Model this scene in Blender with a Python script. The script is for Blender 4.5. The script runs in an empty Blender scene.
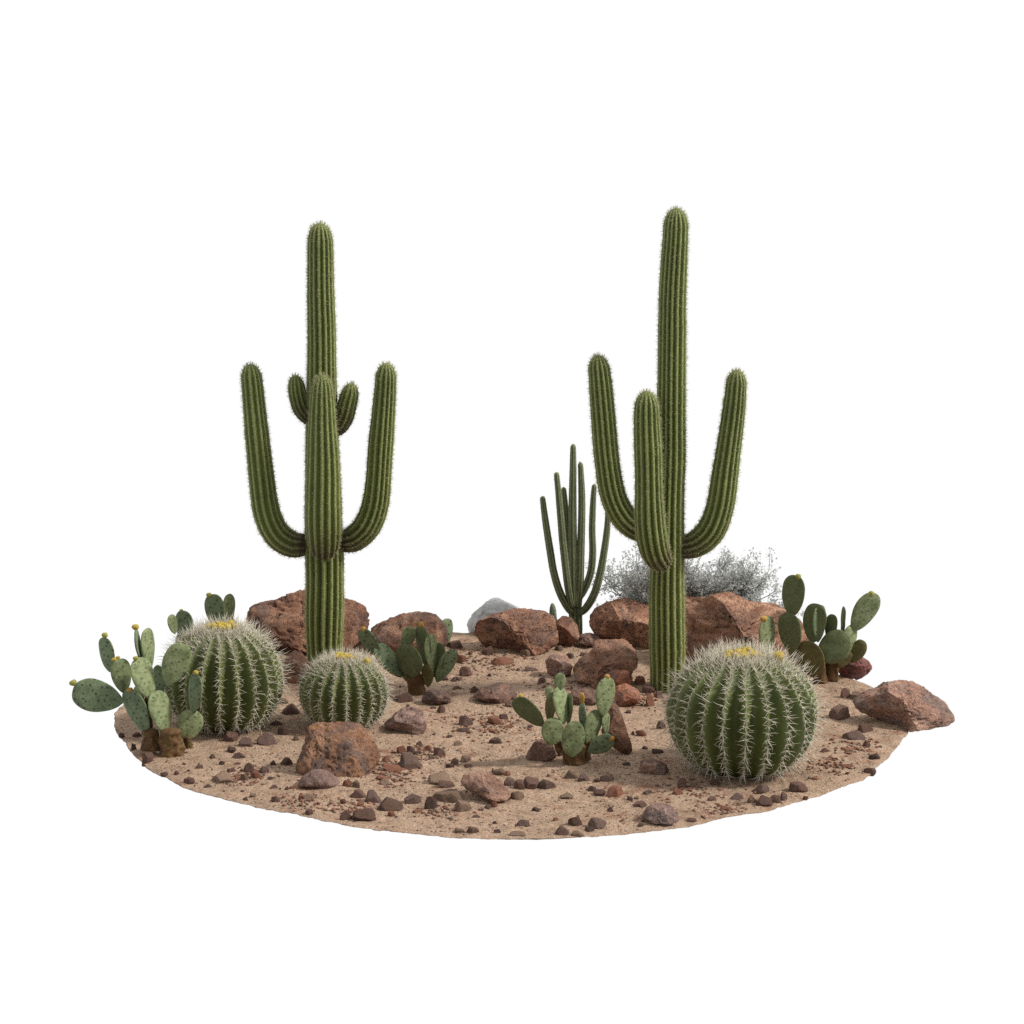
import bpy, math, random
import numpy as np
from mathutils import Vector, Matrix, noise, Quaternion

S = bpy.context.scene
COL = S.collection
random.seed(7)
RNG = np.random.default_rng(7)

# ------------------------------------------------------------------ camera
FPX = 3129.0                                   # focal length in pixels of a 1024 px wide picture
DIST, DEP = 15.75, math.radians(15.3)
CAM = Vector((0.0, -DIST * math.cos(DEP), DIST * math.sin(DEP)))
PITCH = DEP - math.atan(214.0 / FPX)           # the optical axis points this far below the horizon
FWD = Vector((0, math.cos(PITCH), -math.sin(PITCH)))
UP = Vector((0, math.sin(PITCH), math.cos(PITCH)))
RIGHT = Vector((1, 0, 0))
cam = bpy.data.cameras.new('camera')
cam.sensor_width = 36.0
cam.lens = FPX * 36.0 / 1024.0
cam.clip_start, cam.clip_end = 0.5, 200.0
cam_ob = bpy.data.objects.new('camera', cam)
COL.objects.link(cam_ob)
cam_ob.location = CAM
cam_ob.rotation_euler = (math.pi / 2 - PITCH, 0, 0)
S.camera = cam_ob


def ray(px, py):
    return FWD + RIGHT * ((px - 512.0) / FPX) + UP * ((512.0 - py) / FPX)


def on_ground(px, py, z=0.0):
    d = ray(px, py)
    return CAM + d * ((z - CAM.z) / d.z)


def at(px, py, Y):
    d = ray(px, py)
    return CAM + d * ((Y - CAM.y) / d.y)


def mpp(p):
    """metres per picture pixel at point p"""
    return (Vector(p) - CAM).dot(FWD) / FPX


def gz(x, y):
    a = noise.noise(Vector((x * 1.3, y * 1.3, 3.1))) * 0.014
    a += noise.noise(Vector((x * 4.2, y * 4.2, 9.7))) * 0.007
    a += noise.noise(Vector((x * 11.0, y * 11.0, 1.7))) * 0.0035
    return a


BANKS = []
_gz0 = gz


def gz(x, y):
    z = _gz0(x, y)
    for (bx, by, sx, sy, h) in BANKS:
        q = ((x - bx) / sx) ** 2 + ((y - by) / sy) ** 2
        if q < 9:
            z += h * math.exp(-q)
    return z


for (px_, py_, w_, h_) in ((340, 781, 60, .02), (742, 772, 95, .02), (223, 728, 75, .018), (344, 728, 58, .014), (485, 796, 40, .018), (605, 684, 48, .022),
                           (515, 654, 60, .022), (325, 660, 90, .02), (730, 668, 95, .02), (412, 655, 60, .018), (405, 733, 34, .014), (655, 820, 30, .012),
                           (668, 690, 40, .014), (870, 722, 40, .012), (575, 762, 28, .010), (450, 790, 40, .014), (497, 700, 50, .02), (250, 770, 40, .012)):
    p_ = on_ground(px_, py_)
    m_ = mpp(p_)
    BANKS.append((p_.x, p_.y + w_ * m_ * 0.15, w_ * m_, w_ * m_ * 0.8, h_))


def ground_pt(px, py):
    p = on_ground(px, py)
    for _ in range(2):
        p = on_ground(px, py, gz(p.x, p.y))
    return p


# ------------------------------------------------------------------ mesh helpers
def mesh_np(name, verts, faces, smooth=True, rib=None):
    me = bpy.data.meshes.new(name)
    verts = np.asarray(verts, dtype=np.float32)
    if isinstance(faces, np.ndarray):
        n, k = faces.shape
        me.vertices.add(len(verts))
        me.vertices.foreach_set('co', verts.ravel())
        me.loops.add(n * k)
        me.loops.foreach_set('vertex_index', faces.astype(np.int32).ravel())
        me.polygons.add(n)
        me.polygons.foreach_set('loop_start', np.arange(0, n * k, k, dtype=np.int32))
        me.polygons.foreach_set('loop_total', np.full(n, k, dtype=np.int32))
        me.update(calc_edges=True)
        me.validate()
    else:
        me.from_pydata([tuple(map(float, v)) for v in verts], [], faces)
        me.update()
    if smooth:
        me.polygons.foreach_set('use_smooth', np.ones(len(me.polygons), dtype=bool))
    if rib is not None:
        at_ = me.attributes.new('rib', 'FLOAT', 'POINT')
        at_.data.foreach_set('value', np.asarray(rib, dtype=np.float32))
    return me


def obj(name, me, mat=None, parent=None, loc=(0, 0, 0)):
    o = bpy.data.objects.new(name, me)
    COL.objects.link(o)
    o.location = loc
    if mat is not None:
        me.materials.append(mat)
    if parent is not None:
        o.parent = parent
    return o


def tag(o, label=None, cat=None, group=None, kind=None):
    if label: o['label'] = label
    if cat: o['category'] = cat
    if group: o['group'] = group
    if kind: o['kind'] = kind
    return o


def empty(name, loc):
    o = bpy.data.objects.new(name, None)
    o.empty_display_size = 0.05
    o.location = loc
    COL.objects.link(o)
    return o


class Bag:
    """collects triangles and quads of one mesh"""
    def __init__(self):
        self.v, self.f, self.n, self.r = [], [], 0, []

    def add(self, v, f, rib=None):
        v = np.asarray(v, dtype=np.float64)
        self.v.append(v)
        self.f.append(np.asarray(f) + self.n)
        self.r.append(np.zeros(len(v)) if rib is None else rib)
        self.n += len(v)

    def mesh(self, name, smooth=True, rib=False):
        v = np.concatenate(self.v)
        ks = {f.shape[1] for f in self.f}
        fs = []
        for f in self.f:
            if len(ks) > 1 and f.shape[1] == 4:
                f = np.concatenate([f[:, [0, 1, 2]], f[:, [0, 2, 3]]])
            fs.append(f)
        return mesh_np(name, v, np.concatenate(fs), smooth, np.concatenate(self.r) if rib else None)


def spikes(bag, base, dirs, length, rad):
    """thin three-sided thorns: base Nx3, dirs Nx3 (unit), length N, rad N; each bends a little"""
    base, dirs = np.asarray(base, float), np.asarray(dirs, float)
    n = len(base)
    if n == 0:
        return
    length = np.broadcast_to(np.asarray(length, float), (n,))
    rad = np.broadcast_to(np.asarray(rad, float), (n,))
    h = np.where(np.abs(dirs[:, 2:3]) > 0.9, np.array([[1.0, 0, 0]]), np.array([[0, 0, 1.0]]))
    a = np.cross(dirs, h); a /= np.linalg.norm(a, axis=1, keepdims=True)
    b = np.cross(dirs, a)
    bend = (a * RNG.normal(0, 1, (n, 1)) + b * RNG.normal(0, 1, (n, 1))) * (length * 0.08)[:, None]
    v = np.zeros((n, 7, 3))
    for k in range(3):
        t = 2 * math.pi * k / 3
        off = (a * math.cos(t) + b * math.sin(t)) * rad[:, None]
        v[:, k] = base + off
        v[:, 3 + k] = base + dirs * (length * 0.55)[:, None] + bend + off * 0.7
    v[:, 6] = base + dirs * length[:, None]
    i = np.arange(n)[:, None] * 7
    f = []
    for k in range(3):
        k2 = (k + 1) % 3
        f += [np.concatenate([i + k, i + k2, i + 3 + k2], 1), np.concatenate([i + k, i + 3 + k2, i + 3 + k], 1),
              np.concatenate([i + 3 + k, i + 3 + k2, i + 6], 1)]
    bag.add(v.reshape(-1, 3), np.concatenate(f))


def unit(v):
    v = np.asarray(v, float)
    return v / np.maximum(np.linalg.norm(v, axis=-1, keepdims=True), 1e-9)


# ------------------------------------------------------------------ materials
class N:
    def __init__(self, name):
        self.m = bpy.data.materials.new(name)
        self.m.use_nodes = True
        self.t = self.m.node_tree
        self.b = self.t.nodes['Principled BSDF']
        self.b.inputs['Specular IOR Level'].default_value = 0.25
        self.b.inputs['Roughness'].default_value = 0.85
        self.co = self.t.nodes.new('ShaderNodeTexCoord').outputs['Object']

    def node(self, typ, **kw):
        n = self.t.nodes.new(typ)
        for k, v in kw.items():
            if hasattr(n, k) and k not in n.inputs:
                setattr(n, k, v)
            else:
                n.inputs[k].default_value = v
        return n

    def link(self, a, b):
        self.t.links.new(a, b)

    def noise(self, scale, detail=4.0, rough=0.6, co=None, dist=0.0):
        n = self.node('ShaderNodeTexNoise')
        n.inputs['Scale'].default_value = scale
        n.inputs['Detail'].default_value = detail
        n.inputs['Roughness'].default_value = rough
        n.inputs['Distortion'].default_value = dist
        self.link(co or self.co, n.inputs['Vector'])
        return n.outputs[0]

    def ramp(self, fac, stops):
        r = self.t.nodes.new('ShaderNodeValToRGB')
        while len(r.color_ramp.elements) < len(stops):
            r.color_ramp.elements.new(0.5)
        for e, (p, c) in zip(r.color_ramp.elements, stops):
            e.position = p
            e.color = (*c, 1) if not isinstance(c, (int, float)) else (c, c, c, 1)
        self.link(fac, r.inputs[0])
        return r.outputs[0]

    def mix(self, fac, a, b, mode='MIX'):
        m = self.t.nodes.new('ShaderNodeMix')
        m.data_type = 'RGBA'
        m.blend_type = mode
        for s, v in ((m.inputs[0], fac), (m.inputs[6], a), (m.inputs[7], b)):
            if hasattr(v, 'links'):
                self.link(v, s)
            elif isinstance(v, (int, float)):
                s.default_value = v if s.type == 'VALUE' else (v, v, v, 1)
            else:
                s.default_value = (*v, 1)
        return m.outputs[2]

    def math(self, op, a, b=0.0):
        m = self.t.nodes.new('ShaderNodeMath')
        m.operation = op
        for s, v in ((m.inputs[0], a), (m.inputs[1], b)):
            if hasattr(v, 'links'):
                self.link(v, s)
            else:
                s.default_value = v
        return m.outputs[0]

    def attr(self, name):
        a = self.t.nodes.new('ShaderNodeAttribute')
        a.attribute_name = name
        return a.outputs['Fac']

    def objrand(self):
        return self.t.nodes.new('ShaderNodeObjectInfo').outputs['Random']

    def bump(self, height, dist, strength=1.0):
        b = self.t.nodes.new('ShaderNodeBump')
        b.inputs['Distance'].default_value = dist
        b.inputs['Strength'].default_value = strength
        self.link(height, b.inputs['Height'])
        self.link(b.outputs[0], self.b.inputs['Normal'])

    def color(self, c):
        if hasattr(c, 'links'):
            self.link(c, self.b.inputs['Base Color'])
        else:
            self.b.inputs['Base Color'].default_value = (*c, 1)
        return self.m


def mat_sand():
    n = N('sand')
    base = n.ramp(n.noise(3.0, 5), [(0.3, (0.41, 0.282, 0.197)), (0.7, (0.52, 0.37, 0.262))])
    red = n.ramp(n.noise(5.5, 6, 0.7, dist=0.6), [(0.53, 0.0), (0.68, 0.8)])
    c = n.mix(red, base, (0.27, 0.125, 0.078))
    mot = n.ramp(n.noise(11, 5, 0.65, dist=0.5), [(0.35, 0.78), (0.5, 1.0), (0.65, 1.1)])
    c = n.mix(1.0, c, mot, 'MULTIPLY')
    grain = n.ramp(n.noise(75, 4, 0.8), [(0.3, 0.58), (0.5, 1.0), (0.72, 1.36)])
    c = n.mix(1.0, c, grain, 'MULTIPLY')
    g2 = n.ramp(n.noise(170, 2, 0.7), [(0.3, 0.62), (0.7, 1.36)])
    c = n.mix(1.0, c, g2, 'MULTIPLY')
    dark = n.ramp(n.noise(48, 3, 0.6), [(0.67, 0.0), (0.76, 0.7)])
    c = n.mix(dark, c, (0.11, 0.065, 0.045))
    h = n.math('ADD', n.noise(90, 5, 0.75), n.math('MULTIPLY', n.noise(22, 4), 1.5))
    n.bump(h, 0.016, 0.9)
    n.b.inputs['Roughness'].default_value = 0.95
    return n.color(c)


def mat_rock(name, light, mid, dark, scale=7.0, vein=None, bump=0.02, grey_amt=0.8):
    n = N(name)
    off = n.node('ShaderNodeVectorMath', operation='ADD')
    n.link(n.co, off.inputs[0])
    k = n.math('MULTIPLY', n.objrand(), 37.0)
    n.link(k, off.inputs[1])
    co = off.outputs[0]
    c = n.ramp(n.noise(scale, 8, 0.68, co, 0.8), [(0.30, dark), (0.50, mid), (0.68, light)])
    pat = n.ramp(n.noise(scale * 0.55, 4, 0.6, co, 1.2), [(0.50, 0.0), (0.62, grey_amt)])
    grey = n.mix(0.5, dark, tuple(sum(mid) / 3 * k for k in (1.1, 0.97, 0.93)))
    c = n.mix(pat, c, grey)
    pale_patch = n.ramp(n.noise(scale * 0.8, 6, 0.7, co, 0.6), [(0.52, 0.0), (0.62, 0.85)])  # lighter patches of the stone's own colour, spread by noise
    c = n.mix(pale_patch, c, tuple(min(1, x * 1.15) for x in light))
    if vein:
        v = n.ramp(n.noise(scale * 1.4, 5, 0.6, co, 2.0), [(0.56, 0.0), (0.68, 0.85)])
        c = n.mix(v, c, vein)
    sp = n.ramp(n.noise(110, 4, 0.85, co), [(0.28, 0.4), (0.5, 1.0), (0.75, 1.6)])
    c = n.mix(1.0, c, sp, 'MULTIPLY')
    # small darker spots, scattered by noise
    pit = n.ramp(n.noise(38, 3, 0.7, co), [(0.32, 0.75), (0.44, 0.0)])
    c = n.mix(pit, c, tuple(x * 0.45 for x in dark))
    var = n.math('ADD', n.math('MULTIPLY', n.objrand(), 0.4), 0.8)
    c = n.mix(1.0, c, var, 'MULTIPLY')
    h = n.math('ADD', n.noise(scale * 3, 8, 0.75, co), n.math('MULTIPLY', n.noise(80, 4, 0.8, co), 0.35))
    n.bump(h, bump, 1.0)
    n.b.inputs['Roughness'].default_value = 1.0
    n.b.inputs['Specular IOR Level'].default_value = 0.06
    return n.color(c)


def mat_saguaro(name, shaded_valley, flank, crest, cork):
    n = N(name)
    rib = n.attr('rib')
    c = n.ramp(rib, [(0.0, shaded_valley), (0.4, flank), (0.86, flank), (0.96, crest)])  # groove shadow painted into the valley colour; crest pale with areoles
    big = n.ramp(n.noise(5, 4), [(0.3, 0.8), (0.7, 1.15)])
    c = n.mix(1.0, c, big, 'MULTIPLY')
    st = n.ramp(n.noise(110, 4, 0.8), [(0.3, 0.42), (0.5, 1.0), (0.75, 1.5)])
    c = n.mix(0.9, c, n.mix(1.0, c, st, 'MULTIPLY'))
    scar = n.ramp(n.noise(16, 5, 0.7), [(0.66, 0.0), (0.75, 0.6)])
    c = n.mix(scar, c, cork)
    ck = n.attr('cork')
    c = n.mix(ck, c, cork)
    n.bump(n.noise(120, 3, 0.7), 0.004, 0.7)
    n.b.inputs['Roughness'].default_value = 0.6
    n.b.inputs['Specular IOR Level'].default_value = 0.3
    return n.color(c)


def mat_barrel():
    n = N('barrel_skin')
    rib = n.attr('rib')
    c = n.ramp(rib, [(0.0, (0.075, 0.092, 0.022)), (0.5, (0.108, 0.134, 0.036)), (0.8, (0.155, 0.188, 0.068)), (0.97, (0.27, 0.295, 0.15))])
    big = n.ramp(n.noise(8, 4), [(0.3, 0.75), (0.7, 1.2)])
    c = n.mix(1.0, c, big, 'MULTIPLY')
    scar = n.ramp(n.noise(13, 5, 0.7), [(0.62, 0.0), (0.78, 0.45)])
    c = n.mix(scar, c, (0.13, 0.10, 0.035))
    ck = n.attr('cork')
    c = n.mix(ck, c, (0.42, 0.36, 0.22))
    n.bump(n.noise(70, 3, 0.7), 0.004, 0.6)
    n.b.inputs['Roughness'].default_value = 0.55
    n.b.inputs['Specular IOR Level'].default_value = 0.3
    return n.color(c)


def mat_pad(name, a, b, blotch, dotk=0.8):
    n = N(name)
    c = n.ramp(n.noise(24, 5, 0.7), [(0.32, a), (0.66, b)])
    st = n.ramp(n.noise(130, 4, 0.8), [(0.3, 0.6), (0.5, 1.0), (0.75, 1.4)])
    c = n.mix(1.0, c, st, 'MULTIPLY')
    bl = n.ramp(n.noise(11, 5, 0.7, dist=1.0), [(0.54, 0.0), (0.68, 0.75)])
    c = n.mix(bl, c, blotch)
    v = n.node('ShaderNodeTexVoronoi')
    v.voronoi_dimensions = '2D'
    v.inputs['Scale'].default_value = 27.0
    v.inputs['Randomness'].default_value = 0.75
    sx = n.node('ShaderNodeSeparateXYZ'); n.link(n.co, sx.inputs[0])
    cx = n.node('ShaderNodeCombineXYZ')
    n.link(sx.outputs[0], cx.inputs[0]); n.link(sx.outputs[2], cx.inputs[1])
    n.link(cx.outputs[0], v.inputs['Vector'])
    dots = n.ramp(v.outputs['Distance'], [(0.10, dotk), (0.19, 0.0)])
    c = n.mix(dots, c, (0.055, 0.045, 0.022))
    var = n.math('ADD', n.math('MULTIPLY', n.objrand(), 0.3), 0.85)
    c = n.mix(1.0, c, var, 'MULTIPLY')
    h = n.math('ADD', dots, n.math('MULTIPLY', n.noise(60, 4), 0.5))
    n.bump(h, 0.004, 0.7)
    n.b.inputs['Roughness'].default_value = 0.7
    return n.color(c)


def mat_simple(name, a, b, scale=40.0, rough=0.8, bump=0.003):
    n = N(name)
    c = n.ramp(n.noise(scale, 4, 0.7), [(0.3, a), (0.7, b)])
    n.bump(n.noise(scale * 2, 4, 0.7), bump, 0.8)
    n.b.inputs['Roughness'].default_value = rough
    return n.color(c)


M = {
    'rust': mat_rock('rust_boulder', (0.64, 0.38, 0.26), (0.45, 0.235, 0.155), (0.18, 0.10, 0.08), 6.0, bump=0.045, grey_amt=0.45),
    'sand': mat_sand(),
    'boulder': mat_rock('boulder_rock', (0.58, 0.345, 0.235), (0.39, 0.20, 0.135), (0.165, 0.095, 0.078), 6.5, bump=0.05, grey_amt=0.65),
    'front': mat_rock('ochre_rock', (0.54, 0.31, 0.195), (0.36, 0.195, 0.13), (0.21, 0.125, 0.10), 6.0, vein=(0.50, 0.24, 0.105), bump=0.035),
    'pink': mat_rock('pink_rock', (0.53, 0.33, 0.25), (0.40, 0.235, 0.175), (0.25, 0.15, 0.12), 7.0, bump=0.03),
    'plum': mat_rock('plum_rock', (0.27, 0.125, 0.11), (0.195, 0.08, 0.073), (0.11, 0.05, 0.047), 9.0, bump=0.010),
    'slab': mat_rock('split_rock', (0.36, 0.20, 0.125), (0.24, 0.13, 0.085), (0.10, 0.062, 0.05), 7.0),
    'd': mat_rock('dark_stone', (0.33, 0.20, 0.155), (0.22, 0.13, 0.104), (0.125, 0.076, 0.064), 17.0, vein=(0.34, 0.225, 0.16), bump=0.012),
    'p': mat_rock('slate_stone', (0.34, 0.232, 0.195), (0.245, 0.16, 0.136), (0.14, 0.093, 0.083), 17.0, vein=(0.34, 0.225, 0.16), bump=0.012),
    'k': mat_rock('black_stone', (0.22, 0.142, 0.116), (0.15, 0.097, 0.082), (0.085, 0.057, 0.05), 20.0, bump=0.008),
    'r': mat_rock('rust_stone', (0.46, 0.22, 0.145), (0.34, 0.155, 0.10), (0.20, 0.095, 0.068), 15.0, bump=0.010),
    't': mat_rock('tan_stone', (0.42, 0.29, 0.21), (0.33, 0.22, 0.155), (0.22, 0.145, 0.11), 15.0, bump=0.010),
    'pale': mat_simple('pale_grey_rock', (0.42, 0.42, 0.42), (0.50, 0.50, 0.50), 9.0),  # whitish haze over the rear rock painted in as pale grey
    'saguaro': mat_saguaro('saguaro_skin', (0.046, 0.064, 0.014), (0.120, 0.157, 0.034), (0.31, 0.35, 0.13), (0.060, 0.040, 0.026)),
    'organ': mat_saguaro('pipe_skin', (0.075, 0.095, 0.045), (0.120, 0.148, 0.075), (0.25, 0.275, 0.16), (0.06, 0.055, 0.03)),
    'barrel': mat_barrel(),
    'spine': mat_simple('straw_spine', (0.52, 0.47, 0.36), (0.74, 0.70, 0.59), 30.0, 0.6, 0.0),
    'sspine': mat_simple('grey_spine', (0.34, 0.33, 0.17), (0.52, 0.50, 0.31), 30.0, 0.7, 0.0),
    'pad': mat_pad('pad_skin', (0.088, 0.125, 0.066), (0.195, 0.245, 0.138), (0.17, 0.165, 0.07)),
    'padpale': mat_pad('pale_pad_skin', (0.105, 0.145, 0.064), (0.30, 0.345, 0.18), (0.27, 0.25, 0.10), 0.5),
    'paddark': mat_pad('dark_pad_skin', (0.092, 0.112, 0.050), (0.145, 0.170, 0.080), (0.145, 0.13, 0.06), 0.25),
    'padold': mat_pad('old_pad_skin', (0.10, 0.088, 0.034), (0.165, 0.145, 0.058), (0.10, 0.06, 0.028), 0.2),
    'stem': mat_pad('corky_stem', (0.055, 0.030, 0.015), (0.165, 0.092, 0.036), (0.14, 0.115, 0.04), 0.0),
    'bud': mat_simple('yellow_bud', (0.42, 0.29, 0.045), (0.60, 0.45, 0.085), 60.0, 0.6, 0.004),
    'budg': mat_simple('green_bud', (0.30, 0.30, 0.06), (0.44, 0.40, 0.10), 60.0, 0.6, 0.004),
    'budo': mat_simple('orange_bud', (0.46, 0.25, 0.05), (0.58, 0.36, 0.09), 60.0, 0.6, 0.004),
    'flower': mat_simple('yellow_flower', (0.30, 0.21, 0.028), (0.60, 0.46, 0.07), 60.0, 0.6, 0.004),
    'twig': mat_simple('pale_grey_twig', (0.10, 0.105, 0.095), (0.18, 0.185, 0.17), 30.0),
    'leaf': mat_simple('hazed_leaf', (0.42, 0.43, 0.41), (0.60, 0.61, 0.59), 14.0),  # pale grey puts the whitish haze into the foliage colour
}

lt = M['leaf'].node_tree
tr_ = lt.nodes.new('ShaderNodeBsdfTranslucent')
tr_.inputs['Color'].default_value = (0.52, 0.53, 0.51, 1)
mx_ = lt.nodes.new('ShaderNodeMixShader')
mx_.inputs[0].default_value = 0.5
lt.links.new(lt.nodes['Principled BSDF'].outputs[0], mx_.inputs[1])
lt.links.new(tr_.outputs[0], mx_.inputs[2])
lt.links.new(mx_.outputs[0], lt.nodes['Material Output'].inputs['Surface'])

# ------------------------------------------------------------------ light
W = bpy.data.worlds.new('World')
S.world = W
W.use_nodes = True
wt = W.node_tree
bg = wt.nodes['Background']
tc = wt.nodes.new('ShaderNodeTexCoord')
sp_ = wt.nodes.new('ShaderNodeSeparateXYZ')
mr = wt.nodes.new('ShaderNodeMapRange')
mr.interpolation_type = 'SMOOTHSTEP'
wt.links.new(tc.outputs['Generated'], sp_.inputs[0])
wt.links.new(sp_.outputs[1], mr.inputs['Value'])
mr.inputs['From Min'].default_value = -0.5       # world dimmed behind the camera on purpose, for contrast on front faces
mr.inputs['From Max'].default_value = 0.35
mr.inputs['To Min'].default_value = 0.48
mr.inputs['To Max'].default_value = 1.0
bg.inputs['Color'].default_value = (1, 1, 1, 1)
wt.links.new(mr.outputs[0], bg.inputs['Strength'])

sun = bpy.data.lights.new('sun', 'SUN')
sun.energy = 3.6
sun.angle = math.radians(7.0)
sun.color = (1.0, 0.95, 0.88)
sun_ob = bpy.data.objects.new('sun', sun)
COL.objects.link(sun_ob)
EL, AZ = math.radians(43), math.radians(-5)
sun_dir = Vector((math.cos(EL) * math.cos(AZ), math.cos(EL) * math.sin(AZ), math.sin(EL)))
sun_ob.rotation_mode = 'QUATERNION'
sun_ob.rotation_quaternion = sun_dir.to_track_quat('Z', 'Y')
sun_ob.location = sun_dir * 8
S.view_settings.view_transform = 'Standard'
S.view_settings.look = 'None'
S.view_settings.exposure = 0.0
S.view_settings.gamma = 1.0
S.cycles.use_denoising = False
S.cycles.sample_clamp_indirect = 2.0
S.cycles.sample_clamp_direct = 6.0

# ------------------------------------------------------------------ the sandy patch
RIM = [(114, 715), (116, 731), (125, 741), (140, 759), (160, 775), (183, 786), (203, 792), (225, 799), (245, 803), (290, 812),
       (350, 824), (380, 828), (430, 834), (465, 837), (490, 838.5), (530, 838.5), (580, 837), (620, 833), (660, 829), (700, 823),
       (730, 817), (780, 806), (800, 800), (820, 794), (850, 783), (870, 774), (882, 763), (893, 751), (905, 734), (908, 724),
       (898, 704), (884, 694), (871, 686), (857, 680), (820, 668), (750, 651), (640, 637), (512, 632), (380, 637), (250, 656),
       (150, 688), (122, 703)]
rp = [on_ground(*p) for p in RIM]
ra = np.array([math.atan2(p.y, p.x) for p in rp])
rr = np.array([math.hypot(p.x, p.y) for p in rp])
o_ = np.argsort(ra)
ra, rr = ra[o_], rr[o_]


def rim_radius(t):
    return float(np.interp(t, ra, rr, period=2 * math.pi))


def build_ground():
    NA, NR = 1200, 300
    ts = np.linspace(-math.pi, math.pi, NA, endpoint=False)
    verts, faces = [(0, 0, gz(0, 0))], []
    rad = [rim_radius(t) + noise.noise(Vector((math.cos(t) * 9, math.sin(t) * 9, 0))) * 0.014
           + noise.noise(Vector((math.cos(t) * 40, math.sin(t) * 40, 5))) * 0.006 for t in ts]
    for j in range(1, NR + 1):
        q = j / NR
        for i, t in enumerate(ts):
            r = rad[i] * q
            x, y = r * math.cos(t), r * math.sin(t)
            z = gz(x, y) + noise.noise(Vector((x * 26, y * 26, 0))) * 0.0035 + noise.noise(Vector((x * 75, y * 75, 0))) * 0.002
            if q > 0.985:
                z -= (q - 0.985) / 0.015 * 0.006
            verts.append((x, y, z))
    for j in range(3):                     # the underside, a shallow bowl that closes the patch
        q = (0.97, 0.5, 0.15)[j]
        for i, t in enumerate(ts):
            verts.append((rad[i] * q * math.cos(t), rad[i] * q * math.sin(t), (-0.022, -0.13, -0.2)[j]))
    f = []
    for j in range(NR + 2):
        a, b = 1 + j * NA, 1 + (j + 1) * NA
        i = np.arange(NA); k = (i + 1) % NA
        f.append(np.stack([a + i, b + i, b + k, a + k], 1))
    i = np.arange(NA); k = (i + 1) % NA
    tri = np.stack([np.zeros(NA, int), 1 + i, 1 + k], 1)
    bag = Bag()
    fq = np.concatenate(f)
    fq = np.concatenate([fq[:, [0, 1, 2]], fq[:, [0, 2, 3]], tri])
    o = obj('ground', mesh_np('ground', np.array(verts), fq), M['sand'])
    tag(o, 'round patch of coarse tan desert sand under the cacti', 'ground', kind='structure')


build_ground()

# ------------------------------------------------------------------ rocks
_ico = {}


def ico(sub):
    if sub not in _ico:
        import bmesh
        bm = bmesh.new()
        bmesh.ops.create_icosphere(bm, subdivisions=sub, radius=1.0)
        v = np.array([tuple(x.co) for x in bm.verts])
        f = np.array([[x.index for x in p.verts] for p in bm.faces])
        bm.free()
        _ico[sub] = (v, f)
    v, f = _ico[sub]
    return v.copy(), f


def chop(v, planes, soft=0.03):
    for n, d in planes:
        n = unit(n)
        s = v @ n
        over = np.maximum(s - d, 0)
        v = v - np.outer(np.where(over > 0, over - soft * (1 - np.exp(-over / soft)) * 0.35, 0), n)
    return v


def fractal(v, seed, sc, octv=5, h=0.8):
    return np.array([noise.fractal(Vector((p[0] * sc + seed * 7.3, p[1] * sc + seed * 3.1, p[2] * sc)), h, 2.1, octv) for p in v])


def rand_planes(rs, k, lo=0.62, hi=0.92):
    out = []
    for _ in range(k):
        n = rs.normal(0, 1, 3)
        out.append((n, rs.uniform(lo, hi)))
    return out


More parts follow.
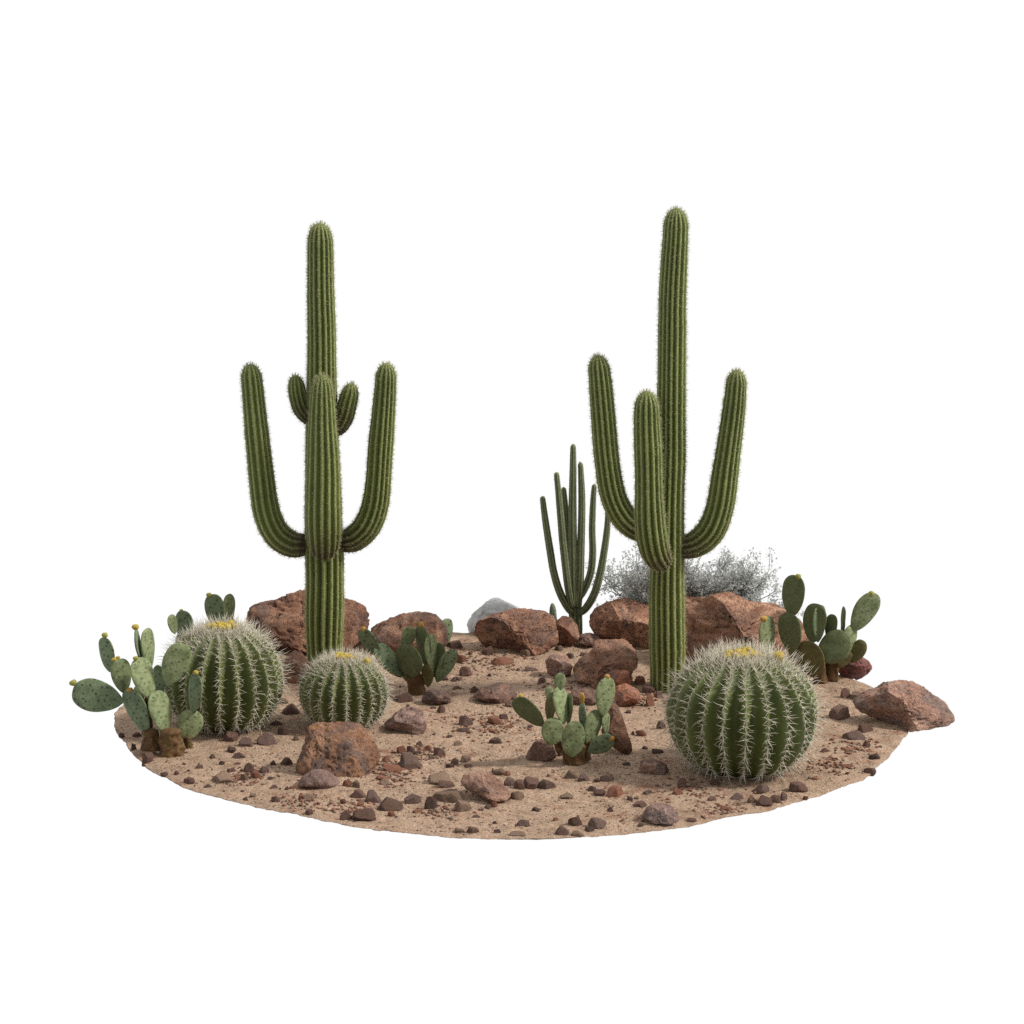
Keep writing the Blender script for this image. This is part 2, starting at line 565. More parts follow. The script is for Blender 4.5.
def boulder(outline, mat, seed, depth, label, sub=5, base=None, planes=(), nplanes=13, rough=0.07, name='boulder', back=0.25,
            cat='boulder', extend=3.0, basey=None):
    """A solid rock whose outline from the front follows the photographed one; depth in metres front to back."""
    pts = np.array(outline, float)
    cx, cy = (pts[:, 0].min() + pts[:, 0].max()) / 2, (pts[:, 1].min() + pts[:, 1].max()) / 2
    by = pts[:, 1].max()
    bx = base if base else cx
    g = on_ground(bx, basey or by)
    Y = g.y + depth * back
    C = at(cx, cy, Y)
    s = mpp(C)
    rs = np.random.default_rng(seed)
    v, f = ico(sub)
    v = chop(v, list(planes) + rand_planes(rs, nplanes) + rand_planes(rs, nplanes, 0.86, 0.97), 0.012)
    v = v * (1 + fractal(v, seed, 1.6, 3)[:, None] * rough * 0.6)
    v = v + unit(v) * ((fractal(v, seed + 5, 5.0, 6, 0.6) - np.abs(fractal(v, seed + 9, 2.6, 4)) * 0.9)[:, None] * rough * 0.52)
    for cs in (3, 17):                     # cracks
        cr_ = fractal(v, seed + cs, 1.7, 3)
        v = v - unit(v) * (np.exp(-(cr_ / 0.03) ** 2) * 0.05)[:, None]
    # outline fit, in the plane across the line of sight
    phi = np.arctan2(v[:, 2], v[:, 0])
    r = np.hypot(v[:, 0], v[:, 2])
    NB = 90
    bins = ((phi + math.pi) / (2 * math.pi) * NB).astype(int) % NB
    rm = np.zeros(NB)
    np.maximum.at(rm, bins, r)
    rm = np.where(rm == 0, rm.max(), rm)
    rm = (np.roll(rm, 1) + rm * 2 + np.roll(rm, -1)) / 4
    # sample the outline polygon at each bin angle
    P = np.stack([(pts[:, 0] - cx), (cy - pts[:, 1])], 1)
    dense = []
    for i in range(len(P)):
        a, b = P[i], P[(i + 1) % len(P)]
        for q in np.linspace(0, 1, 24, endpoint=False):
            dense.append(a + (b - a) * q)
    dense = np.array(dense)
    da = np.arctan2(dense[:, 1], dense[:, 0]); dr = np.hypot(dense[:, 0], dense[:, 1])
    o = np.argsort(da)
    bc = -math.pi + (np.arange(NB) + 0.5) * 2 * math.pi / NB
    tgt = np.interp(bc, da[o], dr[o], period=2 * math.pi)
    tgt = tgt + extend * np.clip(-np.sin(bc) - 0.35, 0, 1)
    fac = np.interp(phi, bc, tgt / rm, period=2 * math.pi)
    x, z = v[:, 0] * fac * s, v[:, 2] * fac * s
    y = v[:, 1] * depth / 2
    view = unit(np.array(C - CAM))
    ex = np.array([1.0, 0, 0]); ex = ex - view * ex.dot(view); ex = unit(ex)
    ez = np.cross(ex, view)
    wv = np.array(C)[None] + np.outer(x, ex) + np.outer(z, ez) + np.outer(y, np.array([0, 1.0, 0]))
    loc = np.array([wv[:, 0].mean(), wv[:, 1].mean(), 0.0])
    wv[:, 2] = np.maximum(wv[:, 2], -0.06)
    me = mesh_np(name, wv - loc, f)
    o = obj(name, me, M[mat], loc=loc)
    return tag(o, label, cat)


TOPL = ((0.25, -0.25, 0.94), 0.62)
OVER = ((-0.5, -0.75, -0.42), 0.42)
boulder([(244.6, 621), (247, 612), (251, 606), (258, 602), (272, 600), (285, 594), (296, 590.5), (304, 589), (315, 590), (330, 593), (345, 597),
         (357, 601), (365, 608), (369, 618), (369, 626), (365, 640), (361, 652), (350, 662), (330, 667), (300, 665), (280, 660), (262, 648), (248, 634)],
        'boulder', 11, 0.45, 'rounded rust brown boulder rising behind the five-armed saguaro', sub=6, planes=[((0.1, -0.9, 0.35), 0.66)], basey=655)
boulder([(368, 632), (378, 625), (390, 619), (400, 614), (412, 613), (425, 613), (436, 615), (444, 622), (448, 632), (448, 645), (440, 654), (410, 657),
         (380, 652), (367, 643)], 'boulder', 12, 0.42, 'low dark-topped brown boulder behind the prickly pear beside the smallest barrel cactus',
        planes=[((-0.15, -0.75, 0.65), 0.6)])
boulder([(474, 626), (478, 619), (490, 614), (505, 611), (520, 610), (540, 610), (552, 611), (556, 618), (559, 640), (550, 649), (540, 654), (525, 656),
         (505, 657), (490, 652), (480, 645), (475, 636)], 'boulder', 13, 0.42, 'blocky red-brown boulder with an overhanging face left of the slim many-stemmed cactus',
        sub=6, planes=[OVER, ((0.3, -0.85, 0.35), 0.6), TOPL])
boulder([(555, 622), (562, 617), (572, 620), (578, 627), (579.5, 635), (571, 646), (560, 649), (553, 640)], 'boulder', 14, 0.22,
        'small rounded red rock leaning on the blocky overhanging boulder', planes=[OVER], cat='rock', name='rock')
boulder([(589, 619), (597, 609), (610, 602), (622, 599.5), (635, 601), (648, 604), (660, 609), (668, 622), (664, 640), (648, 650), (630, 647), (610, 642),
         (595, 637), (590, 629)], 'rust', 15, 0.5, 'red-brown boulder with a dark undercut front just left of the three-armed saguaro trunk', sub=6,
        planes=[((-0.25, -0.85, -0.45), 0.42), ((0.1, -0.5, 0.85), 0.6)])
boulder([(668, 600), (681, 595), (702, 594), (708, 591), (720, 590), (730, 590), (740, 595), (755, 602), (770, 605), (785, 607), (797, 613), (808, 628),
         (806, 650), (790, 668), (750, 672), (700, 668), (676, 660)], 'rust', 16, 0.7, 'widest long sloping red-brown boulder behind the largest barrel cactus', sub=6,
        planes=[((-0.6, -0.75, 0.0), 0.55), ((0.35, -0.65, 0.65), 0.62)])
boulder([(572, 670), (579, 660), (592, 651), (594, 643), (600, 641.5), (625, 643), (637, 653), (638, 661), (632, 674), (631, 684), (617, 689), (600, 688),
         (576, 681)], 'rust', 17, 0.36, 'tilted flat-topped red boulder on the sand between the slim cactus and three-armed saguaro', sub=6,
        planes=[((-0.7, -0.65, 0.15), 0.6), ((0.2, -0.65, 0.75), 0.55)])
boulder([(305, 738), (306, 728), (310, 725), (325, 724.5), (345, 726), (360, 729), (370, 740), (378, 749), (381, 757), (376, 769), (368, 779), (358, 785),
         (345, 786), (333, 780), (318, 775), (302, 775), (296, 770), (296, 763), (301, 752)], 'front', 18, 0.36,
        'ochre-stained boulder in front of the smallest barrel cactus', sub=6, planes=[((-0.2, -0.9, 0.25), 0.6), ((0.15, -0.3, 0.95), 0.6), ((0.8, -0.4, 0.45), 0.6)], basey=778)
boulder([(853, 703), (865, 694), (878, 690), (884, 684), (898, 683), (915, 685), (925, 689), (938, 698), (946, 703), (952, 712), (955, 720), (952, 724),
         (935, 726), (915, 728), (905, 729.5), (890, 726), (870, 719), (857, 713)], 'pink', 19, 0.36, 'angular pinkish boulder jutting out over the right rim of the sand',
        sub=6, planes=[((-0.62, -0.72, -0.3), 0.42), ((0.5, -0.8, 0.35), 0.5), ((0.1, -0.35, 0.93), 0.55)], extend=0.5)
boulder([(836, 669), (837, 662), (845, 657), (860, 656), (868, 660), (873, 667), (868, 672), (856, 678), (842, 677)], 'plum', 20, 0.2,
        'smooth plum red rock under the pads of the right rear prickly pear', cat='rock', name='rock', planes=[((-0.3, -0.8, -0.5), 0.5)])
boulder([(613, 702), (617, 705), (622, 715), (627, 730), (631, 742), (632, 749), (628, 754), (622, 752), (613, 747), (604, 744), (601, 730), (606, 715), (610, 704)],
        'slab', 21, 0.17, 'upright pointed brown slab leaning behind the prickly pear in the middle', cat='rock', name='rock', planes=[((0.5, -0.85, 0.1), 0.5)],
        extend=1.0)
boulder([(460, 783), (464, 775), (475, 774), (490, 774), (500, 782), (510, 792), (509, 798), (494, 802), (480, 794), (466, 790)], 'pink', 22, 0.2,
        'sharp-edged pink slab of rock half sunk in the front sand', cat='rock', name='rock', planes=[((-0.5, -0.8, 0.25), 0.4), ((0.5, -0.6, 0.6), 0.45)], back=0.1, extend=2)
boulder([(383, 726), (387, 722), (395, 714), (402, 709), (412, 708), (423, 711), (427, 720), (426, 729), (420, 735), (403, 736), (393, 732)], 'p', 23, 0.22,
        'low purplish grey rock right of the smallest barrel cactus', cat='rock', name='rock', planes=[((-0.2, -0.8, -0.5), 0.5), ((0.1, -0.5, 0.85), 0.55)])
boulder([(283, 668), (286, 657), (294, 650), (301, 652), (308, 662), (310, 676), (298, 683), (286, 680)], 'boulder', 24, 0.16,
        'small red-brown rock wedged between the two left barrel cacti', cat='rock', name='rock')
boulder([(297, 785), (302, 777), (311, 771.5), (318, 769.5), (328, 772), (337, 779), (342, 785), (330, 786.5), (310, 786.5)], 'p', 25, 0.16,
        'smooth grey dome-shaped stone at the foot of the ochre-stained boulder', cat='rock', name='rock', nplanes=4, rough=0.03, back=-0.05, extend=0)
boulder([(641, 818), (646, 809), (652, 805), (664, 804.5), (672, 807), (677, 811), (679, 820), (674, 823), (660, 823), (648, 821)], 'p', 26, 0.17,
        'broad blocky purple-grey rock at the front rim before the largest barrel cactus', cat='rock', name='rock', back=0.1)
boulder([(639, 770), (642, 762), (650, 759), (660, 760), (667, 765), (669, 772), (660, 775), (646, 774)], 'd', 27, 0.14,
        'dark rounded rock in the shade left of the largest barrel cactus', cat='rock', name='rock', back=0.1)
boulder([(525, 757), (530, 748), (535, 740), (545, 741), (553, 745), (558, 755), (552, 760), (535, 760)], 'd', 28, 0.15,
        'dark wedge rock under the left pads of the middle prickly pear', cat='rock', name='rock', back=0.1, planes=[((-0.4, -0.9, 0.0), 0.45)])
boulder([(421, 701), (424, 691), (430, 689), (446, 690), (450, 695), (451, 702), (436, 704)], 'k', 29, 0.13,
        'flat charcoal slab at the stem of the prickly pear beside the smallest barrel cactus', cat='rock', name='rock', back=0.1)
boulder([(545, 662), (550, 655), (558, 654), (568, 657), (573, 666), (570, 674), (556, 677), (548, 674)], 'pink', 30, 0.17,
        'greyish pink rock left of the tilted flat-topped boulder', cat='rock', name='rock', back=0.1, planes=[((-0.6, -0.7, -0.2), 0.5)])
boulder([(598, 684), (603, 672), (615, 668), (628, 669), (633, 678), (632, 686), (615, 690)], 'r', 31, 0.15,
        'rounded rust red rock at the front of the tilted flat-topped boulder', cat='rock', name='rock', back=0.05)
boulder([(614, 700), (616, 688), (626, 685), (638, 690), (642, 698), (638, 703), (622, 705)], 'r', 32, 0.15,
        'split orange-red rock behind the upright pointed slab', cat='rock', name='rock', back=0.1)
boulder([(472, 695), (480, 688), (497, 684), (512, 687), (518, 694), (510, 701), (490, 702)], 'd', 33, 0.25,
        'low sand-dusted brown mound of rock in the middle distance', cat='rock', name='rock', back=0.1, rough=0.05)
boulder([(566, 699), (572, 692), (585, 690), (597, 693), (600, 700), (590, 704), (574, 704)], 'd', 34, 0.2,
        'low brown rock behind the thin pads of the middle prickly pear', cat='rock', name='rock', back=0.1)
boulder([(575, 642), (580, 635), (590, 633), (600, 638), (602, 646), (590, 648)], 'd', 35, 0.16,
        'low grey-brown rock at the foot of the slim many-stemmed cactus', cat='rock', name='rock', back=0.1)
boulder([(466, 627), (474, 613), (483, 604), (491, 599.5), (498, 598.5), (507, 602), (515, 606), (526, 614), (530, 630), (500, 636), (470, 636)], 'pale', 36, 0.28,
        'pale grey rock showing behind the blocky overhanging boulder', cat='rock', name='rock', back=0.3)

# --- stones: (x, base y, width, height, tone)
STONES = [
    (122, 737, 7, 4, 'k'), (137, 737, 10, 5, 'd'), (133, 750, 7, 7, 'k'), (147, 764, 13, 12, 'd'), (164, 776, 8, 5, 'k'), (176, 775, 6, 4, 'k'),
    (190, 784, 13, 7, 'd'), (208, 788, 9, 4, 'k'), (212, 759, 8, 5, 'k'), (199, 769, 8, 5, 'd'), (184, 765, 4, 3, 'd'), (189, 772, 4, 3, 'k'),
    (222, 765, 6, 4, 'k'), (232, 753, 10, 8, 'k'), (239, 759, 12, 6, 'k'), (223, 784, 22, 14, 't'), (231, 773, 9, 6, 'd'), (238, 765, 8, 4, 'd'),
    (250, 774, 13, 11, 'd'), (242, 792, 4, 2, 'k'), (246, 801, 6, 4, 'k'), (229, 743, 16, 12, 'd'), (246, 748, 15, 13, 'p'), (267, 746, 22, 14, 'p'),
    (284, 736, 13, 11, 'k'), (291, 716, 18, 15, 'd'), (286, 766, 15, 9, 'k'), (273, 766, 6, 6, 'k'), (244, 781, 9, 9, 't'), (263, 774, 12, 7, 'k'),
    (255, 779, 10, 8, 'r'), (270, 780, 7, 4, 'k'), (274, 789, 8, 4, 'd'), (287, 790, 5, 4, 'k'), (292, 790, 6, 5, 'r'), (302, 800, 10, 8, 'r'),
    (310, 801, 14, 7, 't'), (309, 815, 9, 7, 'd'), (300, 807, 6, 4, 'd'), (252, 798, 8, 5, 't'), (275, 803, 10, 8, 'd'), (347, 788, 11, 8, 'r'),
    (357, 789, 10, 9, 't'), (358, 799, 17, 12, 'd'), (373, 804, 19, 14, 'p'), (389, 811, 27, 13, 'd'), (361, 807, 8, 7, 'r'), (344, 804, 8, 6, 'r'),
    (391, 817, 8, 6, 'r'), (362, 822, 26, 16, 'd'), (346, 821, 12, 11, 'd'), (386, 763, 10, 8, 'r'), (391, 772, 20, 10, 'r'), (381, 781, 15, 8, 'r'),
    (386, 786, 12, 7, 't'), (396, 700, 6, 4, 'k'), (406, 703, 24, 9, 'd'), (408, 707, 4, 3, 'k'), (433, 709, 7, 3, 'k'), (441, 714, 9, 9, 'd'),
    (464, 727, 18, 12, 'p'), (475, 694, 11, 10, 'd'), (462, 732, 18, 4, 'k'), (469, 734, 5, 4, 'r'), (434, 735, 4, 2, 'k'), (449, 738, 8, 3, 'k'),
    (495, 725, 17, 8, 'r'), (503, 720, 10, 8, 'd'), (508, 729, 9, 4, 'r'), (509, 708, 9, 8, 'd'), (530, 728, 6, 4, 'k'), (493, 733, 12, 5, 'r'),
    (459, 746, 10, 5, 't'), (496, 744, 14, 7, 'k'), (420, 747, 8, 6, 'd'), (402, 754, 10, 9, 'r'), (410, 753, 9, 9, 'd'), (429, 751, 9, 6, 'r'),
    (438, 758, 15, 11, 'd'), (431, 760, 7, 4, 'k'), (409, 770, 29, 17, 'p'), (418, 755, 10, 5, 'k'), (455, 766, 9, 9, 'd'), (465, 763, 12, 7, 't'),
    (450, 768, 10, 4, 'k'), (468, 768, 9, 5, 'k'), (406, 776, 4, 3, 'k'), (439, 785, 26, 14, 't'), (446, 788, 18, 9, 'd'), (414, 805, 20, 16, 'p'),
    (432, 811, 15, 15, 'k'), (450, 802, 34, 12, 't'), (461, 812, 20, 12, 't'), (417, 813, 10, 4, 'r'), (494, 808, 7, 8, 'r'), (487, 809, 8, 4, 'k'),
    (517, 801, 15, 10, 't'), (508, 801, 4, 4, 'k'), (493, 773, 4, 5, 'k'), (499, 776, 14, 8, 't'), (510, 787, 12, 11, 'p'), (507, 777, 7, 6, 'r'),
    (519, 790, 12, 11, 'd'), (532, 790, 19, 16, 'd'), (546, 790, 18, 11, 'p'), (536, 812, 10, 6, 'k'), (481, 811, 7, 3, 'k'), (477, 818, 9, 4, 'k'),
    (525, 827, 16, 7, 'p'), (472, 834, 13, 8, 'd'), (458, 833, 13, 5, 't'), (498, 833, 8, 4, 'k'), (518, 836, 18, 5, 't'), (495, 824, 5, 3, 'k'),
    (559, 757, 9, 8, 'k'), (571, 780, 14, 12, 't'), (584, 782, 14, 8, 'p'), (597, 783, 7, 5, 'k'), (606, 782, 16, 9, 'p'), (548, 777, 4, 3, 'k'),
    (592, 792, 9, 6, 'k'), (600, 796, 14, 8, 'd'), (615, 798, 19, 13, 'r'), (566, 799, 14, 6, 't'), (630, 801, 7, 6, 'k'), (636, 800, 6, 5, 't'),
    (647, 795, 12, 5, 'p'), (640, 807, 14, 6, 'd'), (611, 812, 8, 5, 'k'), (556, 821, 6, 4, 'r'), (575, 827, 14, 13, 'd'), (596, 830, 21, 12, 'p'),
    (589, 832, 11, 5, 'k'), (562, 836, 14, 12, 'd'), (577, 836, 14, 5, 't'), (622, 822, 6, 3, 'r'), (641, 827, 7, 4, 'k'), (642, 737, 13, 8, 'r'),
    (633, 735, 4, 4, 'k'), (629, 714, 6, 5, 'k'), (661, 730, 9, 10, 'k'), (645, 750, 7, 5, 'k'), (657, 754, 13, 6, 'k'), (627, 766, 9, 6, 'k'),
    (683, 789, 11, 11, 'd'), (694, 788, 9, 9, 't'), (679, 795, 13, 5, 'r'), (716, 786, 11, 8, 'd'), (712, 801, 9, 6, 'd'), (737, 800, 14, 7, 'p'),
    (738, 805, 12, 4, 't'), (752, 804, 10, 12, 't'), (762, 794, 20, 10, 'p'), (764, 807, 17, 12, 'd'), (776, 804, 13, 10, 'd'), (783, 801, 9, 9, 'p'),
    (797, 793, 19, 11, 'd'), (806, 799, 6, 4, 'd'), (810, 762, 5, 3, 'k'), (815, 780, 8, 4, 'r'), (692, 822, 10, 5, 'd'), (725, 811, 15, 5, 'r'),
    (847, 699, 13, 12, 'd'), (857, 700, 15, 9, 't'), (842, 720, 25, 14, 'd'), (866, 733, 18, 10, 'd'), (854, 741, 24, 12, 'p'), (866, 748, 9, 8, 'd'),
    (823, 720, 4, 3, 'k'), (825, 753, 10, 6, 'd'), (827, 765, 5, 4, 'd'), (875, 760, 12, 7, 'k'), (869, 773, 15, 7, 'd'), (847, 768, 15, 3, 'r'),
    (847, 775, 4, 3, 'k'), (850, 751, 14, 3, 'r'), (832, 741, 6, 3, 'r'), (454, 682, 7, 6, 'k'), (445, 681, 8, 6, 'd'), (457, 681, 10, 7, 'd'),
    (467, 677, 15, 11, 'd'), (461, 664, 12, 11, 'r'), (457, 649, 20, 7, 'd'), (470, 656, 5, 4, 'k'), (474, 663, 5, 3, 'k'), (501, 666, 26, 8, 'r'),
    (490, 677, 5, 4, 'k'), (457, 690, 10, 5, 'd'), (518, 671, 6, 3, 'k'), (489, 656, 15, 10, 'd'), (525, 657, 13, 10, 't'), (560, 651, 10, 6, 't'),
    (570, 659, 9, 6, 'k'), (583, 657, 8, 6, 'k'), (542, 684, 10, 7, 'd'), (533, 660, 5, 3, 'k'), (531, 671, 15, 4, 'k'), (586, 687, 5, 4, 'k'),
    (651, 708, 11, 15, 'r'), (640, 685, 12, 10, 'r'), (647, 694, 18, 10, 'd'), (659, 698, 9, 8, 'd'), (672, 708, 10, 6, 'd'), (381, 690, 12, 6, 'd'),
    (283, 703, 16, 5, 't'), (276, 726, 12, 6, 'd'), (296, 741, 8, 5, 'd'),
]
LAND = [('five-armed saguaro', 325, 655), ('three-armed saguaro', 668, 688), ('largest barrel cactus', 742, 780), ('smallest barrel cactus', 344, 731),
        ('left barrel cactus', 223, 735), ('left rim prickly pear', 160, 752), ('middle prickly pear', 575, 763), ('prickly pear beside the smallest barrel', 415, 694),
        ('right rear prickly pear', 818, 682), ('ochre-stained boulder', 338, 785), ('grey dome stone', 319, 786), ('sharp pink slab', 485, 802),
        ('upright pointed slab', 620, 752), ('boulder jutting over the rim', 905, 728), ('blocky overhanging boulder', 515, 656),
        ('tilted flat-topped boulder', 605, 686), ('broad purple-grey rim rock', 660, 823), ('shaded rock beside the largest barrel', 654, 774),
        ('low purplish rock', 405, 735), ('low sand-dusted mound', 495, 700)]
TONE = {'k': 'blackish', 'd': 'dark brown', 'p': 'purple-grey', 'r': 'rust red', 't': 'sandy tan'}


def rel(dx, dy):
    dy2 = dy * 2.2
    if abs(dx) > abs(dy2) * 1.7:
        return 'right of' if dx > 0 else 'left of'
    if abs(dy2) > abs(dx) * 1.7:
        return 'in front of' if dy > 0 else 'behind'
    return ('front right of' if dx > 0 else 'front left of') if dy > 0 else ('behind and right of' if dx > 0 else 'behind and left of')


def shape_word(w, h, i):
    q = h / w
    if q < 0.36: return 'flat'
    if q < 0.5: return 'low'
    if q < 0.68: return 'rounded'
    if q < 0.88: return 'chunky'
    return 'upright'


def size_word(w):
    return 'tiny' if w < 8 else 'small' if w < 12 else 'medium' if w < 17 else 'larger'


NVAR = 18
stone_me = []
for k in range(NVAR):
    rs = np.random.default_rng(100 + k)
    v, f = ico(4)
    v = chop(v, rand_planes(rs, 12 + k % 5, 0.5, 0.88), 0.004)
    v = v * (1 + fractal(v, 40 + k, 2.0, 3)[:, None] * 0.05)
    v = v + unit(v) * (fractal(v, 80 + k, 9.0, 3)[:, None] * 0.02)
    v = v / np.abs(v).max(axis=0)
    v[:, 2] = np.maximum(v[:, 2], -0.6)
    me = mesh_np('stone', v, f)
    me.materials.append(M['d'])
    stone_me.append(me)


def stone(px, py, w, h, tone, rs, k, dip=0.25):
    p = ground_pt(px, py - h * 0.12)
    s = mpp(p)
    dip = rs.uniform(-0.05, 0.2)
    o = bpy.data.objects.new('stone' if w >= 8 else 'pebble', stone_me[k % NVAR])
    COL.objects.link(o)
    o.material_slots[0].link = 'OBJECT'
    o.material_slots[0].material = M[tone]
    hw = w * s * 0.5
    hz = max(h * s / (1.0 + dip), hw * 0.25) * 0.85
    hy = hw * rs.uniform(0.7, 0.95)
    o.scale = (hw * 1.04, hy, hz)
    o.location = (p.x, p.y + hy * 0.45, gz(p.x, p.y) + hz * dip)
    o.rotation_euler = (rs.uniform(-0.12, 0.12), rs.uniform(-0.15, 0.15), rs.uniform(-0.4, 0.4) + (math.pi if rs.random() < 0.5 else 0))
    return o


_used = {}
rs_ = np.random.default_rng(5)
for i, (px, py, w, h, tone) in enumerate(STONES):
    o = stone(px, py, w, h, tone, rs_, i * 7 + 3)
    if w < 6:
        tag(o, 'tiny %s pebble lying loose on the sand' % TONE[tone], 'pebble', 'tiny loose %s pebbles' % TONE[tone])
        continue
    near = sorted(LAND, key=lambda l: math.hypot(px - l[1], (py - l[2]) * 2.2))
    head = '%s %s %s stone' % (size_word(w), shape_word(w, h, i), TONE[tone])
    for l in near[:6]:
        lab = '%s %s the %s' % (head, rel(px - l[1], py - l[2]), l[0])
        if lab not in _used:
            break
    _used[lab] = 1
    tag(o, lab, 'stone', 'stones scattered on the sand')

# pebbles too small to tell apart
tones = ['k', 'd', 'd', 'k', 'r', 't', 'p']
cnt = 0
while cnt < 70:
    px, py = rs_.uniform(130, 895), rs_.uniform(660, 834)
    p = on_ground(px, py)
    if math.hypot(p.x, p.y) > rim_radius(math.atan2(p.y, p.x)) * 0.97:
        continue
    w = rs_.uniform(2.0, 4.0)
    tone = tones[int(rs_.integers(0, len(tones)))]
    o = stone(px, py, w, w * rs_.uniform(0.45, 0.8), tone, rs_, int(rs_.integers(0, 99)))
    tag(o, 'tiny %s pebble lying loose on the sand' % TONE[tone], 'pebble', 'tiny loose %s pebbles' % TONE[tone])
    cnt += 1

# grit: sand-grain gravel nobody could count
def build_grit(mat, n, seed, lo, hi, clump, label, spots=None):
    rs = np.random.default_rng(seed)
    v0, f0 = ico(1)
    bag = Bag()
    k = 0
    while k < n:
        px, py = rs.uniform(118, 905), rs.uniform(640, 838)
        if spots:
            c_ = spots[int(rs.integers(0, len(spots)))]
            px, py = rs.normal(c_[0], c_[2]), rs.normal(c_[1], c_[2] * 0.32)
        p = on_ground(px, py)
        r = math.hypot(p.x, p.y)
        if r > rim_radius(math.atan2(p.y, p.x)) * 0.985:
            continue
        if not spots and noise.noise(Vector((p.x * 3.3 + seed, p.y * 3.3, 0))) < clump + rs.normal(0, 0.12):
            continue
        s = rs.uniform(lo, hi) ** 1.0
        v = v0 * (1 + rs.normal(0, 0.2, (len(v0), 1)))
        v = v * np.array([s * rs.uniform(0.7, 1.3), s * rs.uniform(0.7, 1.2), s * rs.uniform(0.5, 0.8)])
        v = v + np.array([p.x, p.y, gz(p.x, p.y) + s * 0.25])
        bag.add(v, f0)
        k += 1
    o = obj('gravel', bag.mesh('gravel', smooth=False), M[mat])
    tag(o, label, 'gravel', kind='stuff')


build_grit('d', 1500, 3, 0.0015, 0.005, 0.05, 'fine dark brown grit strewn over the sand')
build_grit('r', 1500, 8, 0.002, 0.0055, 0.12, 'fine rust red grit in patches on the sand')
build_grit('t', 2500, 15, 0.002, 0.006, -0.2, 'fine tan grit strewn over the sand')

SPOTS = [(388, 768, 14), (392, 780, 12), (250, 776, 12), (480, 728, 22), (500, 722, 16), (650, 700, 14), (850, 750, 14), (465, 660, 18), (690, 792, 18),
         (420, 755, 14), (300, 802, 10), (440, 810, 14), (500, 665, 20), (232, 780, 10), (560, 690, 16), (725, 811, 14), (350, 808, 12), (830, 768, 14)]
build_grit('r', 900, 21, 0.003, 0.011, 0, 'coarse rust red gravel lying in loose clusters among the stones', SPOTS)
build_grit('k', 420, 22, 0.003, 0.009, 0, 'coarse dark gravel mixed into the clusters of red gravel', SPOTS)
build_grit('t', 420, 23, 0.004, 0.012, 0, 'coarse sandy tan gravel mixed into the clusters of red gravel', SPOTS)

# ------------------------------------------------------------------ columnar cacti
def catmull(P, n):
    P = np.asarray(P, float)
    Q = np.concatenate([P[:1] * 2 - P[1:2], P, P[-1:] * 2 - P[-2:-1]])
    seg = np.linalg.norm(np.diff(P[:, :3], axis=0), axis=1)
    L = np.concatenate([[0], np.cumsum(seg)])
    out = []
    for s in np.linspace(0, L[-1], n):
        i = min(np.searchsorted(L, s, side='right') - 1, len(P) - 2)
        t = (s - L[i]) / max(seg[i], 1e-9)
        p0, p1, p2, p3 = Q[i], Q[i + 1], Q[i + 2], Q[i + 3]
        out.append(0.5 * ((2 * p1) + (-p0 + p2) * t + (2 * p0 - 5 * p1 + 4 * p2 - p3) * t * t + (-p0 + 3 * p1 - 3 * p2 + p3) * t ** 3))
    return np.array(out)


